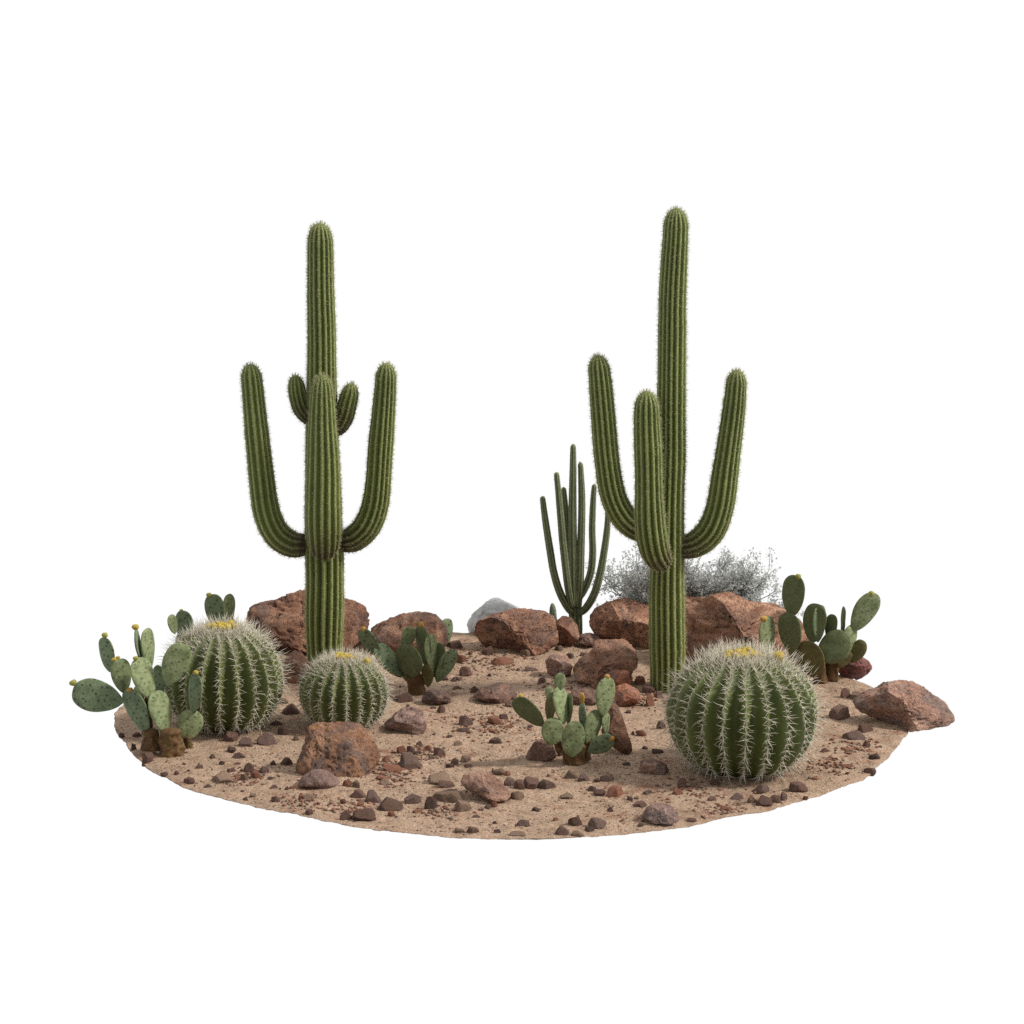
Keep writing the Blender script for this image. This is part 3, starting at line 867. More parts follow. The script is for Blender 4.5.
def column(name, ctrl, nrib, depth, mat, parent, origin, seed, base_round=False, spine=None, step=0.012, cork_to=0.0):
    """ctrl: (x, y, z, radius) from root to tip in world metres; a ribbed stem closed by a dome"""
    rs = np.random.default_rng(seed)
    ctrl = np.asarray(ctrl, float)
    Ltot = np.linalg.norm(np.diff(ctrl[:, :3], axis=0), axis=1).sum()
    n = max(int(Ltot / step), 24)
    C = catmull(ctrl, n * 6)
    s6 = np.linspace(0, Ltot, n * 6)
    rE = ctrl[-1, 3] * 2.0
    s = np.unique(np.concatenate([np.linspace(0, Ltot, n), rE * (1 - np.cos(np.linspace(0, math.pi / 2, 18))), Ltot - rE * (1 - np.cos(np.linspace(0, math.pi / 2, 22)))]))
    s = s[(s >= 0) & (s <= Ltot)]
    s = s[np.concatenate([[True], np.diff(s) > 2e-5])]
    n = len(s)
    P = np.stack([np.interp(s, s6, C[:, i]) for i in range(3)], 1)
    R = np.interp(s, s6, C[:, 3])
    # dome at the tip
    rt = R[-1]
    dt = Ltot - s
    m = dt < rt * 1.7
    q = np.clip(dt / (rt * 1.7), 0, 1)
    R = np.where(m, R * np.sqrt(np.clip(1 - (1 - q) ** 2.1, 0.0, 1)), R)
    if base_round:
        rb = ctrl[0, 3]
        q = np.clip(s / (rb * 1.2), 0, 1)
        R = R * np.sqrt(np.clip(1 - (1 - q) ** 2.2, 0.02, 1))
    # slight swellings between the years' growth
    R = R * (1 + 0.028 * np.array([noise.noise(Vector((x * 5, seed, 0))) + 0.6 * noise.noise(Vector((x * 15, seed, 4))) for x in s]))
    env = np.clip(s / 0.2, 0, 1)
    P[:, 0] += env * 0.006 * np.array([noise.noise(Vector((x * 2.6, seed, 8))) for x in s])
    T = unit(np.gradient(P, s, axis=0))
    # parallel transport
    a = np.array([1.0, 0, 0]) if abs(T[0][0]) < 0.8 else np.array([0, -1.0, 0])
    A = []
    for t in T:
        a = unit(a - t * a.dot(t))
        A.append(a)
    A = np.array(A); B = np.cross(T, A)
    K = 10
    na = nrib * K
    th = np.linspace(0, 2 * math.pi, na, endpoint=False)
    ph = rs.uniform(0, 2 * math.pi)
    warp = 0.05 * np.sin(2 * th + seed) + 0.035 * np.sin(3 * th + seed * 2.1)
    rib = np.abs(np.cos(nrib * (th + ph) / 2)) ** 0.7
    tw = 0.05 * np.sin(s * 2.3 + seed)
    V = np.zeros((n, na, 3)); RB = np.zeros((n, na)); CK = np.zeros((n, na))
    for j in range(n):
        d = depth * min(1, 0.15 + dt[j] / (rt * 1.3 + 1e-6))
        r = R[j] * (1 - d * (1 - rib))
        ang = th + tw[j] + warp
        V[j] = P[j] + np.outer(r * np.cos(ang), A[j]) + np.outer(r * np.sin(ang), B[j])
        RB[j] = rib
        if cork_to > 0:
            CK[j] = np.clip(1.35 * (cork_to - s[j]) / cork_to, 0, 1) ** 1.5 * np.clip(0.85 + 0.5 * noise.noise(Vector((s[j] * 30, seed, 2))), 0, 1)
    idx = np.arange(n * na).reshape(n, na)
    f = np.stack([idx[:-1], np.roll(idx[:-1], -1, 1), np.roll(idx[1:], -1, 1), idx[1:]], -1).reshape(-1, 4)
    v = V.reshape(-1, 3)
    v = np.concatenate([v, [P[-1] + T[-1] * R[-1] * 0.3, P[0]]])
    fan = [np.stack([idx[-1], np.roll(idx[-1], -1), np.full(na, n * na)], 1), np.stack([np.roll(idx[0], -1), idx[0], np.full(na, n * na + 1)], 1)]
    bag = Bag()
    bag.add(v, np.concatenate([f[:, [0, 1, 2]], f[:, [0, 2, 3]]] + fan))
    nbody = len(v)
    nf = sum(len(x) for x in bag.f)
    if spine:
        slen, srad, gap, per = spine
        pos, dr = [], []
        for k in range(nrib):
            ang0 = 2 * math.pi * k / nrib - ph
            ang0 += 0.05 * math.sin(2 * ang0 + seed) + 0.035 * math.sin(3 * ang0 + seed * 2.1)
            ss = np.arange(rs.uniform(0, gap), Ltot, gap)
            for x in ss:
                j = min(int(np.searchsorted(s, x)), n - 1)
                ang = ang0 + tw[j]
                nd = A[j] * math.cos(ang) + B[j] * math.sin(ang)
                tip = np.clip(1 - dt[j] / (rt * 1.2), 0, 1)
                nd = unit(nd * (1 - tip * 0.8) + T[j] * tip)
                b = P[j] + (A[j] * math.cos(ang) + B[j] * math.sin(ang)) * R[j] * 0.985
                sd = np.cross(T[j], nd)
                for q in range(per + int(tip > 0.1) * 4):
                    pos.append(b)
                    dr.append(nd * rs.uniform(0.25, 1.1) + sd * rs.normal(0, 0.75) + T[j] * rs.normal(0, 0.75))
        pos = np.array(pos); dr = unit(np.array(dr))
        spikes(bag, pos - dr * 0.001, dr, slen * rs.uniform(0.5, 1.15, len(pos)), srad)
    o3 = np.array(origin)
    allv = np.concatenate(bag.v) - o3
    allf = np.concatenate(bag.f)
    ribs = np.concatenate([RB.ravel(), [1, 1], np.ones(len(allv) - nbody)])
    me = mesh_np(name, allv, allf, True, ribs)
    ck = me.attributes.new('cork', 'FLOAT', 'POINT')
    ck.data.foreach_set('value', np.concatenate([CK.ravel(), [0, 0.5], np.zeros(len(allv) - nbody)]).astype(np.float32))
    me.materials.append(M[mat]); me.materials.append(M['sspine'])
    mi = np.zeros(len(me.polygons), dtype=np.int32); mi[nf:] = 1
    me.polygons.foreach_set('material_index', mi)
    o = bpy.data.objects.new(name, me)
    COL.objects.link(o)
    o.parent = parent
    return o


def path(Y, pts):
    """(px, py, radius px[, depth offset m]) -> world x, y, z, radius"""
    out = []
    for p in pts:
        w = at(p[0], p[1], Y + (p[3] if len(p) > 3 else 0.0))
        out.append((w.x, w.y, w.z, p[2] * mpp(w)))
    return out


def saguaro(base, trunk, arms, label, seed):
    g = ground_pt(*base)
    root = empty('saguaro', g)
    tag(root, label, 'saguaro')
    sp = (0.022, 0.0006, 0.015, 6)
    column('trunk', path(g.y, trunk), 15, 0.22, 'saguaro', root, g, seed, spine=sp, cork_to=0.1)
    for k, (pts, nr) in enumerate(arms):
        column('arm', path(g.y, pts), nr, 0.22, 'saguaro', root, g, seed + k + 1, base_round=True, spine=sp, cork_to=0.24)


saguaro((325, 664),
        [(325, 672, 17.5), (325, 650, 18), (324.5, 610, 19.5), (324, 560, 19.5), (323, 500, 18.5), (322, 430, 16.5), (321.5, 370, 15), (321.3, 320, 14.3), (320.7, 270, 13.6), (320, 235, 12.6), (319.8, 223, 11.8)],
        [([(312, 545, 9), (303, 545, 11.5), (291, 544, 13.4), (277, 534, 14), (267, 513, 13.8), (261.5, 480, 13), (257, 435, 12.2), (253, 390, 11), (251, 372, 10.3), (250.6, 364, 9.8)], 13),
         ([(334, 541, 9), (344, 541, 11.5), (355, 538, 13.4), (367, 526, 14), (375, 506, 13.6), (379, 478, 13), (382, 435, 12.5), (385, 390, 11.2), (386, 372, 10.4), (386.3, 363, 10)], 13),
         ([(318, 420, 7), (309, 417, 8.5), (302, 409, 9.4), (298, 397, 9.3), (296, 384, 8.6), (295.4, 375, 8)], 11),
         ([(328, 430, 8), (338, 426, 9.5), (344, 416, 10.2), (348, 402, 9.8), (350.5, 391, 9), (351.5, 383, 8.3)], 11),
         ([(324, 551, 9, -0.07), (324, 547, 14, -0.13), (323.8, 532, 17.5, -0.17), (323.5, 500, 17.6, -0.18), (323, 450, 15.8, -0.175), (322, 410, 13, -0.17), (321.5, 388, 10.8, -0.165), (321.3, 375, 9.2, -0.165)], 14)],
        'tall green saguaro with five upturned arms behind the two left barrel cacti', 50)
saguaro((667, 688),
        [(667, 700, 16.5), (667, 685, 17), (667, 640, 17.8), (667, 590, 17.6), (668, 540, 16.5), (670, 480, 15.2), (671.3, 420, 14.8), (672, 350, 14.4), (673.5, 290, 14), (674.8, 240, 13), (675.3, 220, 12.3), (675.4, 208, 11.6)],
        [([(660, 531, 9), (646, 531, 11.5), (633, 526, 13.2), (621, 514, 13.5), (612.5, 494, 13.2), (607.5, 462, 12.7), (603.5, 420, 12.5), (600.5, 380, 11.5), (598.8, 364, 10.8), (598.3, 355, 10.2)], 13),
         ([(672, 547, 9), (685, 547, 12), (698, 542.5, 13.8), (711, 529, 14.7), (720, 506, 14.3), (726, 472, 13.4), (731, 432, 12.4), (734.8, 395, 11), (736.2, 378, 10.3), (736.6, 370, 9.8)], 13),
         ([(664, 561, 8, -0.05), (659.5, 559, 12.5, -0.11), (654, 548, 15, -0.16), (650.5, 525, 15.4, -0.18), (648.5, 490, 14.3, -0.18), (647.3, 440, 13.6, -0.175), (646.6, 410, 12.8, -0.17), (646.4, 391, 11.4, -0.17)], 14)],
        'tallest green saguaro with three upturned arms behind the largest barrel cactus', 70)

# slim many-stemmed cactus
g = ground_pt(576, 634)
pipe = empty('organ_pipe_cactus', g)
tag(pipe, 'slim dark green cactus of many thin stems standing behind the boulders', 'cactus')
sp = (0.008, 0.0005, 0.02, 3)
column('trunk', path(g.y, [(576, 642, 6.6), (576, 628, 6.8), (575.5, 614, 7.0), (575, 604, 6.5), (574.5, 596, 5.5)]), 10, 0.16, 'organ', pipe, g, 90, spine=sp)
for k, pts in enumerate([
        [(573, 614, 3.2, -.03), (567, 606, 4.0, -.05), (559.5, 591, 4.0, -.06), (553.5, 571, 3.9, -.06), (550, 550, 3.8, -.06), (546, 523, 3.5, -.06), (543.3, 503, 3.0, -.06), (542.6, 496, 2.6, -.06)],
        [(572, 608, 3.2, -.05), (567.5, 585, 3.7, -.08), (564, 555, 3.8, -.09), (561.5, 525, 3.6, -.09), (559, 500, 3.3, -.09), (557, 480, 2.9, -.09), (556.5, 472, 2.5, -.09)],
        [(573, 606, 3.0, -.02), (570.5, 580, 3.5, -.02), (568, 545, 3.5, -.02), (565.5, 512, 3.3, -.02), (564, 495, 2.9, -.02), (563.5, 487, 2.5, -.02)],
        [(574.5, 608, 4.0, -.04), (573.3, 580, 4.4, -.05), (572.8, 540, 4.3, -.05), (572.8, 500, 4.0, -.05), (573, 465, 3.4, -.05), (573, 451, 3, -.05), (573, 444, 2.6, -.05)],
        [(578, 608, 3.6, -.03), (580, 580, 4.0, -.05), (581, 540, 3.9, -.05), (581.3, 500, 3.6, -.05), (581, 475, 3, -.05), (580.6, 462, 2.6, -.05)],
        [(578, 600, 3.0), (584, 590, 3.8), (590, 573, 3.8), (592.3, 552, 3.7), (592.3, 530, 3.4), (593.5, 508, 3.2), (594.5, 490, 2.7), (595, 484, 2.3)],
        [(577, 615, 3.2, -.02), (586, 608, 3.9, -.04), (595, 592, 4.0, -.05), (601, 570, 3.8, -.05), (604.5, 548, 3.5, -.05), (607, 527, 3.2, -.05), (608, 510, 2.8, -.05), (608, 503, 2.4, -.05)]]):
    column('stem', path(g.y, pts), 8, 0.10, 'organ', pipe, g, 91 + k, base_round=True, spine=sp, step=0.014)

# ------------------------------------------------------------------ barrel cacti
def bud_mesh(name, r, h, seed, petals=True):
    rs = np.random.default_rng(seed)
    v, f = ico(3)
    up = (v[:, 2] + 1) / 2
    ang = np.arctan2(v[:, 1], v[:, 0])
    k = 0.72 + 0.42 * np.sin(np.clip(up, 0, 1) * math.pi * 0.85)
    lob = 1 + 0.10 * np.cos(ang * 7) * up
    top = np.where(v[:, 2] > 0.72, -(v[:, 2] - 0.72) * 1.2, 0)
    vv = np.stack([v[:, 0] * r * k * lob, v[:, 1] * r * k * lob, (up + top * 0.5) * h], 1)
    return mesh_np(name, vv, f)


flower_me = [bud_mesh('flower', 0.011, 0.026, s) for s in range(3)]
for m_ in flower_me:
    m_.materials.append(M['flower'])


def barrel(px, bottom, a_px, b_px, nrib, slen, label, seed, nfl, phase, extra=()):
    rs = np.random.default_rng(seed)
    v_px = math.sqrt((b_px * math.cos(DEP)) ** 2 + (a_px * math.sin(DEP)) ** 2)
    s = mpp(on_ground(px, bottom))
    a, b = a_px * s, b_px * s
    zc = b * 0.93
    c = on_ground(px, bottom - v_px, zc)
    g = Vector((c.x, c.y, 0))
    root = empty('barrel_cactus', g)
    tag(root, label, 'barrel cactus')
    K, n = 16, 120
    na = nrib * K
    th = np.linspace(0, 2 * math.pi, na, endpoint=False) + phase
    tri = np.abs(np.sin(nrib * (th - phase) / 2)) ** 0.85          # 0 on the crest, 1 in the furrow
    la = np.linspace(-math.pi / 2 * 0.93, math.pi / 2, n)
    V = np.zeros((n, na, 3)); RB = np.zeros((n, na)); CK = np.zeros((n, na))

    def prof(l):
        cl, sl = math.cos(l), math.sin(l)
        return abs(cl) ** 0.92, math.copysign(abs(sl) ** 0.97, sl)
    def lump(t, l):
        return 0.045 * noise.noise(Vector((math.cos(t) * 0.9 + seed, math.sin(t) * 0.9, l * 0.8))) + 0.022 * noise.noise(Vector((math.cos(t) * 3.5, math.sin(t) * 3.5 + seed, l * 2.2)))
    for j, l in enumerate(la):
        cr, cz = prof(l)
        d = 0.185 * (cr ** 0.6)
        wob = np.array([lump(t, l) for t in th])
        r = a * cr * (1 - d * tri + wob)
        z = b * cz
        if l > 1.15:
            z = z - b * 0.05 * ((l - 1.15) / 0.42) ** 2          # sunken crown
        V[j, :, 0] = r * np.cos(th); V[j, :, 1] = r * np.sin(th); V[j, :, 2] = zc + z
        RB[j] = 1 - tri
        CK[j] = np.clip((l - 1.25) / 0.2, 0, 1) * 0.9
    idx = np.arange(n * na).reshape(n, na)
    f = np.stack([idx[:-1], np.roll(idx[:-1], -1, 1), np.roll(idx[1:], -1, 1), idx[1:]], -1).reshape(-1, 4)
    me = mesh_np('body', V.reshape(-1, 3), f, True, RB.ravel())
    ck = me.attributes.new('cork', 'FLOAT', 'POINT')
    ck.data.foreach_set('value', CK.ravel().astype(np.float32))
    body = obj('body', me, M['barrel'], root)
    # spines: one cluster per areole down every crest
    pos, dr, ln = [], [], []
    for k in range(nrib):
        t = 2 * math.pi * k / nrib + phase
        out = np.array([math.cos(t), math.sin(t), 0]); side = np.array([-math.sin(t), math.cos(t), 0])
        l = -1.2 + rs.uniform(0, 0.05)
        while l < 1.36:
            cr, cz = prof(l)
            dl = 1e-2
            cr2, cz2 = prof(l + dl)
            tang = unit(out * a * (cr2 - cr) + np.array([0, 0, b * (cz2 - cz)]))
            nrm = unit(np.cross(side, tang)) if True else out
            if nrm.dot(out * max(cr, 0.02) + np.array([0, 0, cz])) < 0:
                nrm = -nrm
            p = out * a * cr * (0.995 + lump(t, l)) + np.array([0, 0, zc + b * cz - (b * 0.05 * ((l - 1.15) / 0.42) ** 2 if l > 1.15 else 0)])
            top = np.clip((l - 0.55) / 0.6, 0, 1)
            for sgn in (-1, 1):
                for q in range(3 if top > 0.2 else 2):
                    e = (-0.55, 0.15, 0.7)[q] + rs.normal(0, 0.22)
                    pos.append(p); ln.append(slen * rs.uniform(0.35, 0.72))
                    dr.append(side * sgn * rs.uniform(0.7, 1.0) + tang * e + nrm * (rs.uniform(0.15, 0.6) + top * 0.6))
            for q in range(2 + int(top > 0.2)):
                pos.append(p); ln.append(slen * rs.uniform(0.75, 1.25))
                dr.append(nrm * 1.0 + tang * (rs.normal(-0.25, 0.4) + top * 0.3) + side * rs.normal(0, 0.35))
            # woolly areole: very short stubs
            for q in range(5):
                pos.append(p + tang * rs.normal(0, 0.006)); ln.append(slen * rs.uniform(0.12, 0.3))
                dr.append(nrm * 0.6 + tang * rs.normal(0, 0.6) + side * rs.normal(0, 0.8))
            l += (0.105 if l < 0.6 else 0.085) * rs.uniform(0.9, 1.1)
    # crown wool
    for q in range(int(420 * (a / 0.35) ** 2)):
        t = rs.uniform(0, 2 * math.pi); l = rs.uniform(1.08, 1.33)
        cr, cz = prof(l)
        o3 = np.array([math.cos(t), math.sin(t), 0])
        pos.append(o3 * a * cr * 0.97 + np.array([0, 0, zc + b * cz - b * 0.055 * ((l - 1.15) / 0.42) ** 2 * (l > 1.15) - 0.003]))
        ln.append(slen * rs.uniform(0.4, 0.85)); dr.append(np.array([0, 0, 1.0]) + o3 * rs.uniform(-0.3, 1.0) + rs.normal(0, 0.35, 3))
    pos, dr, ln = np.array(pos), unit(np.array(dr)), np.array(ln)
    bag = Bag()
    spikes(bag, pos - dr * 0.002, dr, ln, slen * 0.019)
    so = obj('spines', bag.mesh('spines'), M['spine'], root)
    so['kind'] = 'stuff'
    # yellow flower buds in the crown
    spots = []
    for q in range(nfl):
        t = q * 2.39996; r = a * 0.20 * math.sqrt((q + 0.6) / nfl) * rs.uniform(0.8, 1.15)
        spots.append((r * math.cos(t) * 1.2, r * math.sin(t) - a * 0.03, zc + b * rs.uniform(0.955, 0.985)))
    for (ex, ey) in extra:
        l = math.acos(min(1, math.hypot(ex, ey)))
        cr, cz = prof(l)
        q = cr / math.hypot(ex, ey)
        spots.append((a * ex * q, a * ey * q, zc + b * cz + 0.005))
    sc = a / 0.35
    for q, (x, y, z) in enumerate(spots):
        fo = bpy.data.objects.new('flower', flower_me[q % 3])
        COL.objects.link(fo)
        fo.parent = root
        fo.location = (x, y, z)
        k = rs.uniform(1.0, 1.5) * (0.55 + 0.45 * sc) * (1.5 if q >= nfl else 1.0)
        fo.scale = (k, k, k)
        fo.rotation_euler = (rs.normal(0, 0.3), rs.normal(0, 0.3), rs.uniform(0, 6))
    return root


barrel(741.5, 779, 75.5, 63, 21, 0.080, 'largest spiny barrel cactus with a yellow flowered crown at the right front', 31, 34, -math.pi / 2 - 0.02, extra=[(0.45, -0.10)])
barrel(223.5, 734, 59.5, 54, 20, 0.070, 'spiny barrel cactus with yellow crown behind the left rim prickly pear', 32, 28, -math.pi / 2 + 0.02)
barrel(344, 731, 44.5, 37, 20, 0.056, 'smallest spiny barrel cactus just behind the ochre-stained boulder', 33, 16, -math.pi / 2 + 0.11, extra=[(0.52, -0.2)])

# ------------------------------------------------------------------ prickly pears
def pad_mesh(L, Wd, T, seed, e0=0.62, e1=0.42, bend=0.0):
    rs = np.random.default_rng(seed)
    nu, nv = 34, 40
    nrm = (e0 / (e0 + e1)) ** e0 * (e1 / (e0 + e1)) ** e1
    us = 0.5 - 0.5 * np.cos(np.linspace(0, math.pi, nu))
    V = []
    ph = rs.uniform(0, 9)
    for u in us:
        sh = (max(u, 0) ** e0) * (max(1 - u, 0) ** e1) / nrm
        hw = Wd / 2 * (sh * 0.985 + 0.015 * (1 - u)) * (1 + 0.03 * noise.noise(Vector((u * 4, ph, 0))))
        hw = max(hw, Wd * 0.07 * (1 - u) ** 3)
        for k in range(nv):
            t = 2 * math.pi * k / nv
            cx, sy = math.cos(t), math.sin(t)
            x = hw * math.copysign(abs(cx) ** 0.9, cx)
            th = T / 2 * (0.25 + 0.75 * min(1, sh * 1.05)) * (1 if u < 0.9 else max(0.0, (1 - u) / 0.1) ** 0.5)
            th = max(th * (1 + 0.5 * (1 - u) ** 4), 1e-4)
            y = th * math.copysign(abs(sy) ** 0.8, sy)
            wob = noise.noise(Vector((x / Wd * 3.0, u * 3, ph))) * T * 0.16
            V.append((x + noise.noise(Vector((u * 3, ph, 4))) * Wd * 0.025, y + wob + bend * L * (u * u), u * L))
    V = np.array(V)
    idx = np.arange(nu * nv).reshape(nu, nv)
    f = np.stack([idx[:-1], np.roll(idx[:-1], -1, 1), np.roll(idx[1:], -1, 1), idx[1:]], -1).reshape(-1, 4)
    return mesh_np('pad', V, f)


bud_me = {}
for nm, m_ in (('y', 'bud'), ('g', 'budg'), ('o', 'budo')):
    me_ = bud_mesh('bud', 0.5, 1.0, 1)
    me_.materials.append(M[m_])
    bud_me[nm] = me_


def pear(label, base, pads, stems, seed, Yoff=0.0):
    """pads: base px, base py, tip px, tip py, apparent width px, turn (+ faces right, - left), depth m, material, bud(s)"""
    rs = np.random.default_rng(seed)
    g = ground_pt(*base)
    g = Vector((g.x, g.y + Yoff, gz(g.x, g.y + Yoff)))
    root = empty('prickly_pear', g)
    tag(root, label, 'prickly pear')
    for (bx, by, tx, ty, w, dep) in stems:
        p0, p1 = at(bx, by, g.y + dep), at(tx, ty, g.y + dep)
        s = mpp(p0)
        L = (p1 - p0).length
        n, na = 26, 40
        V = []
        sd = rs.uniform(0, 50)
        for j in range(n):
            u = j / (n - 1)
            c = p0.lerp(p1, u)
            r0 = w * s / 2 * (1.02 - 0.12 * u + 0.12 * (1 - u) ** 4)
            if u > 0.85: r0 *= math.sqrt(max(1 - ((u - 0.85) / 0.15) ** 2, 0.0)) * 0.999 + 0.001
            for k in range(na):
                t = 2 * math.pi * k / na
                q = r0 * (1 + 0.3 * noise.fractal(Vector((math.cos(t) * 1.6 + sd, math.sin(t) * 1.6, u * 2.2)), 0.7, 2.1, 5))
                V.append((c.x + q * math.cos(t), c.y + q * math.sin(t) * 0.7, c.z))
        idx = np.arange(n * na).reshape(n, na)
        f = np.stack([idx[:-1], np.roll(idx[:-1], -1, 1), np.roll(idx[1:], -1, 1), idx[1:]], -1).reshape(-1, 4)
        obj('stem', mesh_np('stem', np.array(V) - np.array(g), f), M['stem'], root)
    for i, pd in enumerate(pads):
        bx, by, tx, ty, w, turn, dep, mat = pd[:8]
        buds = pd[8] if len(pd) > 8 else ()
        p0, p1 = at(bx, by, g.y + dep), at(tx, ty, g.y + dep)
        lean = rs.uniform(-0.08, 0.08)
        s = mpp(p0)
        zax = (p1 - p0)
        L = zax.length * 1.02
        zax.normalize()
        Wt = max(w * s, L * (0.60 if abs(turn) >= 1 else 0.35))
        Wt = max(Wt, w * s)
        yaw = math.acos(min(1.0, max(0.0, (w * s - 0.0) / Wt)))
        T = min(0.022, 0.16 * Wt) + 0.002
        if w * s < T * 1.6:
            yaw = math.acos(0.05)
        if w * s > Wt * 0.97:
            yaw = 0.22 if turn > 0 else 0.5
        if turn == -2:
            Wt = w * s * 1.35
            yaw = 0.74
        yaw *= 1 if turn > 0 else -1
        view = Vector((0, 1, 0))
        xax = RIGHT - zax * RIGHT.dot(zax)
        if zax.z < 0.35 and abs(zax.x) > 0.7:
            xax = Vector((0, 0, 1)) - zax * zax.z
            xax = xax if zax.x < 0 else -xax
        xax.normalize()
        yax = zax.cross(xax)
        R3 = Matrix((xax, yax, zax)).transposed()
        R3 = R3 @ Matrix.Rotation(yaw, 3, 'Z')
        me = pad_mesh(L, Wt, T, seed * 31 + i, *( (0.5, 0.45) if abs(turn) == 2 else (0.66, 0.42)), bend=rs.uniform(-0.06, 0.06))
        po = obj('pad', me, M[mat], root)
        ML = Matrix.Translation(p0 - g) @ R3.to_4x4()
        po.matrix_local = ML
        for (ux, uy, bw, bh, col) in buds:                     # a bud on the rim: its pixel base, size in pixels
            bp = at(ux, uy, g.y + dep)
            loc = ML.inverted() @ (bp - g)
            loc.y = 0
            bo = bpy.data.objects.new('bud', bud_me[col])
            COL.objects.link(bo)
            bo.parent = po
            d = loc - Vector((0, 0, L * 0.5))
            d.normalize()
            bo.location = loc + d * 0.002
            q = (R3.to_quaternion().inverted() @ Vector((zax.x * 0.5, 0, 1.0))).to_track_quat('Z', 'Y')
            bo.rotation_mode = 'QUATERNION'
            bo.rotation_quaternion = q
            bo.scale = (bw * s, bw * s, bh * s)
    return root


pear('many-padded prickly pear with yellow buds at the left rim of the sand', (165, 752), [
    (123, 702, 73.5, 691, 33, 1, -.02, 'pad', [(75, 686, 7, 7, 'g')]),
    (110, 672, 104.5, 638, 17, -1, .05, 'pad', [(105.5, 639, 5.5, 7, 'g')]),
    (124, 693, 119, 659, 20, 1, .02, 'padpale', [(114, 662, 5, 5, 'y'), (118, 660, 4, 4, 'y')]),
    (147, 733, 128, 690, 24, -1, -.03, 'pad', [(131, 692, 6, 5, 'o')]),
    (151, 699, 138, 659, 20, 1, -.03, 'padpale', [(135, 661, 5, 5, 'g')]),
    (141, 663, 135.5, 629, 6, 1, .06, 'pad', [(134.8, 631, 6.5, 7, 'y')]),
    (149.5, 670, 146.5, 629, 10.5, 1, .08, 'padpale'),
    (167, 685, 183, 644, 28, 1, .0, 'padpale'),
    (158, 700, 160, 666, 15, -1, .08, 'pad'),
    (166, 733, 157, 692, 20, 1, -.04, 'padpale'),
    (184, 741, 194, 711, 26, 1, .0, 'padpale'),
    (193, 714, 197, 674, 15, -1, .0, 'pad', [(193, 677, 5, 7, 'y')]),
    (142, 702, 137, 686, 10, 1, .06, 'padpale'),
], [(151, 750, 151, 728, 17, -.03), (172, 757, 171, 728, 24, -.06), (147.5, 735, 148, 696, 9, 0.03), (189, 748, 187, 736, 8, 0.0)], 1)
pear('prickly pear showing only its top pads behind the left barrel cactus', (200, 676), [
    (217, 628, 212.5, 595, 24, -1, 0, 'pad', [(208, 599, 5, 6, 'g')]),
    (229, 624, 229, 594.5, 11, 1, .04, 'padpale'),
    (183, 642, 185, 611, 22, -1, .02, 'pad', [(180, 615, 3.5, 6, 'g')]),
    (175, 634, 170.5, 615, 8.5, 1, -.02, 'padpale'),
    (205, 655, 215, 622, 24, 1, .02, 'pad'), (196, 662, 182, 632, 22, 1, .03, 'pad'),
    (222, 646, 230, 618, 20, 1, .05, 'pad'),
], [(200, 678, 200, 648, 20, .02)], 2)
pear('dark prickly pear with brown stem right behind the smallest barrel cactus', (415, 694), [
    (413, 677, 405, 645, 27, -2, -.05, 'paddark'),
    (427, 668, 421, 626, 15, -1, .03, 'paddark', [(421.5, 630, 5, 9, 'o')]),
    (433.5, 671, 428.5, 635, 12, 1, 0, 'padpale'),
    (434, 677, 442, 644, 13, -1, .03, 'paddark'),
    (437, 682, 454, 650, 17, 1, .02, 'pad'),
    (404, 650, 411, 627, 14, 1, .04, 'padpale'),
    (402, 677, 378, 645, 15, 1, .0, 'pad'),
    (380, 657, 361, 630, 17, -1, .01, 'pad', [(366, 633, 4, 8, 'o')]),
    (428, 687, 427, 665, 14, -1, -.03, 'padold'),
    (412, 684, 398, 664, 11, -1, .01, 'paddark'),
], [(418, 697, 412, 670, 16, 0), (419, 686, 428, 670, 9, .02)], 3)
pear('lone upright green pad by the low dark-topped boulder', (446, 647), [
    (444, 648, 447, 619, 14, 1, 0, 'pad')], [], 4)
pear('prickly pear with yellow-tipped pads alone in the middle of the sand', (575, 763), [
    (543, 726, 516, 698, 24, -1, .0, 'paddark', [(523, 698, 4.5, 6, 'y')]),
    (552, 745, 553, 718, 23, 2, -.02, 'padpale'),
    (572, 757, 574, 721, 24, 2, -.05, 'padpale'),
    (564, 724, 558.5, 687, 13.5, 1, .01, 'padpale'),
    (560, 690, 560, 673, 12, 2, .01, 'padpale'),
    (549.5, 701, 549, 687, 8.5, 1, .03, 'padpale'),
    (549, 722, 551, 697, 10, -1, .04, 'padold'),
    (568, 724, 569.5, 694, 6, -1, .05, 'paddark'),
    (584, 732, 582, 703, 7, 1, .05, 'pad', [(583.5, 706, 4.5, 15, 'o')]),
    (588, 746, 597, 711, 18, 1, .01, 'padpale'),
    (588, 752, 613, 738, 20, 1, -.03, 'pad', [(610, 742, 5, 7, 'o')]),
    (603, 716, 606.5, 678, 20, 1, .02, 'padpale', [(607.5, 681, 4.5, 7, 'o')]),
    (606, 735, 606.5, 713, 8, 1, .04, 'padpale'),
    (555, 740, 549, 722, 16, -1, .02, 'padold'),
], [(575, 769, 573, 741, 24, 0), (586, 760, 588, 738, 9, .01), (562, 752, 554, 735, 9, .02)], 5)
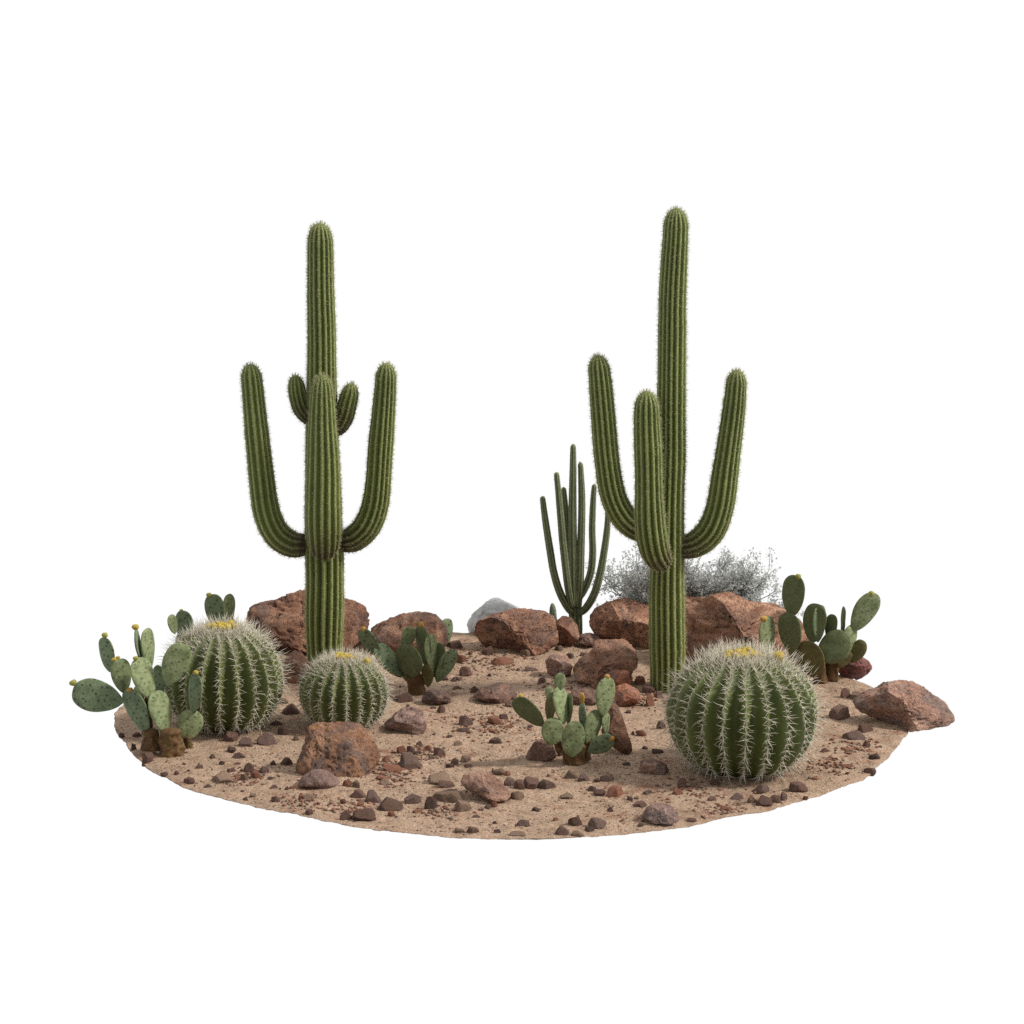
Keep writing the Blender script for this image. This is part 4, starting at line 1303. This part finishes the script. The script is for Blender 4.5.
pear('dark green prickly pear in front of the long sloping right rear boulder', (817, 683), [
    (791, 617, 795, 576, 22, -1, .02, 'paddark', [(799, 580, 5, 7, 'g')]),
    (792, 654, 788.5, 613, 22, -1, .02, 'paddark'),
    (812, 643, 817, 604, 23, -1, .03, 'paddark'),
    (818, 642, 821, 606, 15, 1, .035, 'pad'),
    (829, 641, 832, 615, 11, -1, .05, 'paddark'),
    (822, 660, 846, 634, 26, -2, -.03, 'paddark'),
    (813, 677, 808, 641, 26, -2, -.01, 'padold'),
    (767, 655, 767, 617, 17.5, 1, .0, 'padpale', [(760.5, 622, 6.5, 7, 'o')]),
    (848, 658, 850, 625, 16, 1, .03, 'padpale', [(842, 636, 4, 4, 'o')]),
    (842, 637, 844, 607, 5, -1, .06, 'paddark'),
    (853, 631, 875, 594, 25, 1, .03, 'padpale', [(870, 597, 5, 7, 'g')]),
    (851, 663, 863, 641, 16, -1, .02, 'padold'),
    (781, 672, 769, 650, 16, 1, .01, 'pad'),
    (838, 668, 850, 652, 12, 1, .01, 'padold'),
], [(821, 684, 818, 655, 13, 0), (832, 680, 830, 656, 13, .04), (800, 682, 794, 648, 14, .05), (828, 672, 842, 657, 9, .03)], 6)
pear('tiny pointed grey-green pad poking up behind the blocky overhanging boulder', (554, 633), [
    (555, 634, 553, 604, 6, 1, 0, 'pad')], [], 7)

# ------------------------------------------------------------------ the pale grey bush behind the boulders
def shrub():
    g = ground_pt(690, 636)
    g = Vector((g.x, g.y + 0.02, 0))
    root = empty('desert_shrub', g)
    tag(root, 'pale grey wispy desert shrub behind the three-armed saguaro', 'shrub')
    rs = np.random.default_rng(44)
    s = mpp(g)
    twig, leaf = Bag(), Bag()
    lp, ld, lsz = [], [], []

    def tube(p, q, r0, r1):
        d = unit(q - p)
        h = np.array([0, 0, 1.0]) if abs(d[2]) < 0.9 else np.array([1.0, 0, 0])
        a = unit(np.cross(d, h)); b = np.cross(d, a)
        v = []
        for k in range(4):
            t = math.pi / 2 * k
            v.append(p + (a * math.cos(t) + b * math.sin(t)) * r0)
        for k in range(4):
            t = math.pi / 2 * k
            v.append(q + (a * math.cos(t) + b * math.sin(t)) * r1)
        twig.add(v, np.array([[k, (k + 1) % 4, 4 + (k + 1) % 4, 4 + k] for k in range(4)]))

    def grow(p, d, L, r, depth):
        n = 4
        for k in range(n):
            d = unit(d + rs.normal(0, 0.16, 3) + np.array([0, 0, 0.03]))
            q = p + d * L / n
            tube(p, q, r, r * 0.9)
            r *= 0.9
            p = q
            if depth > 0:
                for _ in range(rs.integers(1, 3)):
                    sd = unit(d + rs.normal(0, 0.5, 3))
                    grow(p, sd, L * rs.uniform(0.45, 0.7), r * 0.66, depth - 1)
            if depth <= 1:
                for _ in range(11 if depth == 0 else 6):
                    lp.append(p + rs.normal(0, 0.014, 3)); ld.append(unit(d * 0.6 + rs.normal(0, 0.7, 3))); lsz.append(rs.uniform(0.009, 0.021))
    o0 = np.array([0, 0, 0.0])
    for k in range(30):
        tx = rs.uniform(-80, 74) * s if k > 5 else (-84, 76, -70, 60, -78, 45)[k] * s
        tz = (76 - abs(tx / s) * 0.32 + rs.normal(0, 4)) * s
        d = np.array([tx, rs.uniform(-0.12, 0.22), tz])
        L = np.linalg.norm(d) * 0.62
        grow(o0 + np.array([tx * 0.12, rs.uniform(-0.02, 0.05), 0]), unit(d), L, 0.0085, 2)
    twm = twig.mesh('branches')
    obj('branches', twm, M['twig'], root)
    lp, ld, lsz = np.array(lp), np.array(ld), np.array(lsz)
    n = len(lp)
    side = unit(np.cross(ld, rs.normal(0, 1, (n, 3))))
    V = np.stack([lp, lp + ld * (lsz * 0.5)[:, None] + side * (lsz * 0.28)[:, None], lp + ld * lsz[:, None], lp + ld * (lsz * 0.5)[:, None] - side * (lsz * 0.28)[:, None]], 1).reshape(-1, 3)
    F = np.arange(n * 4).reshape(n, 4)
    obj('foliage', mesh_np('foliage', V, F, False), M['leaf'], root)
    print('shrub leaves', n)


shrub()
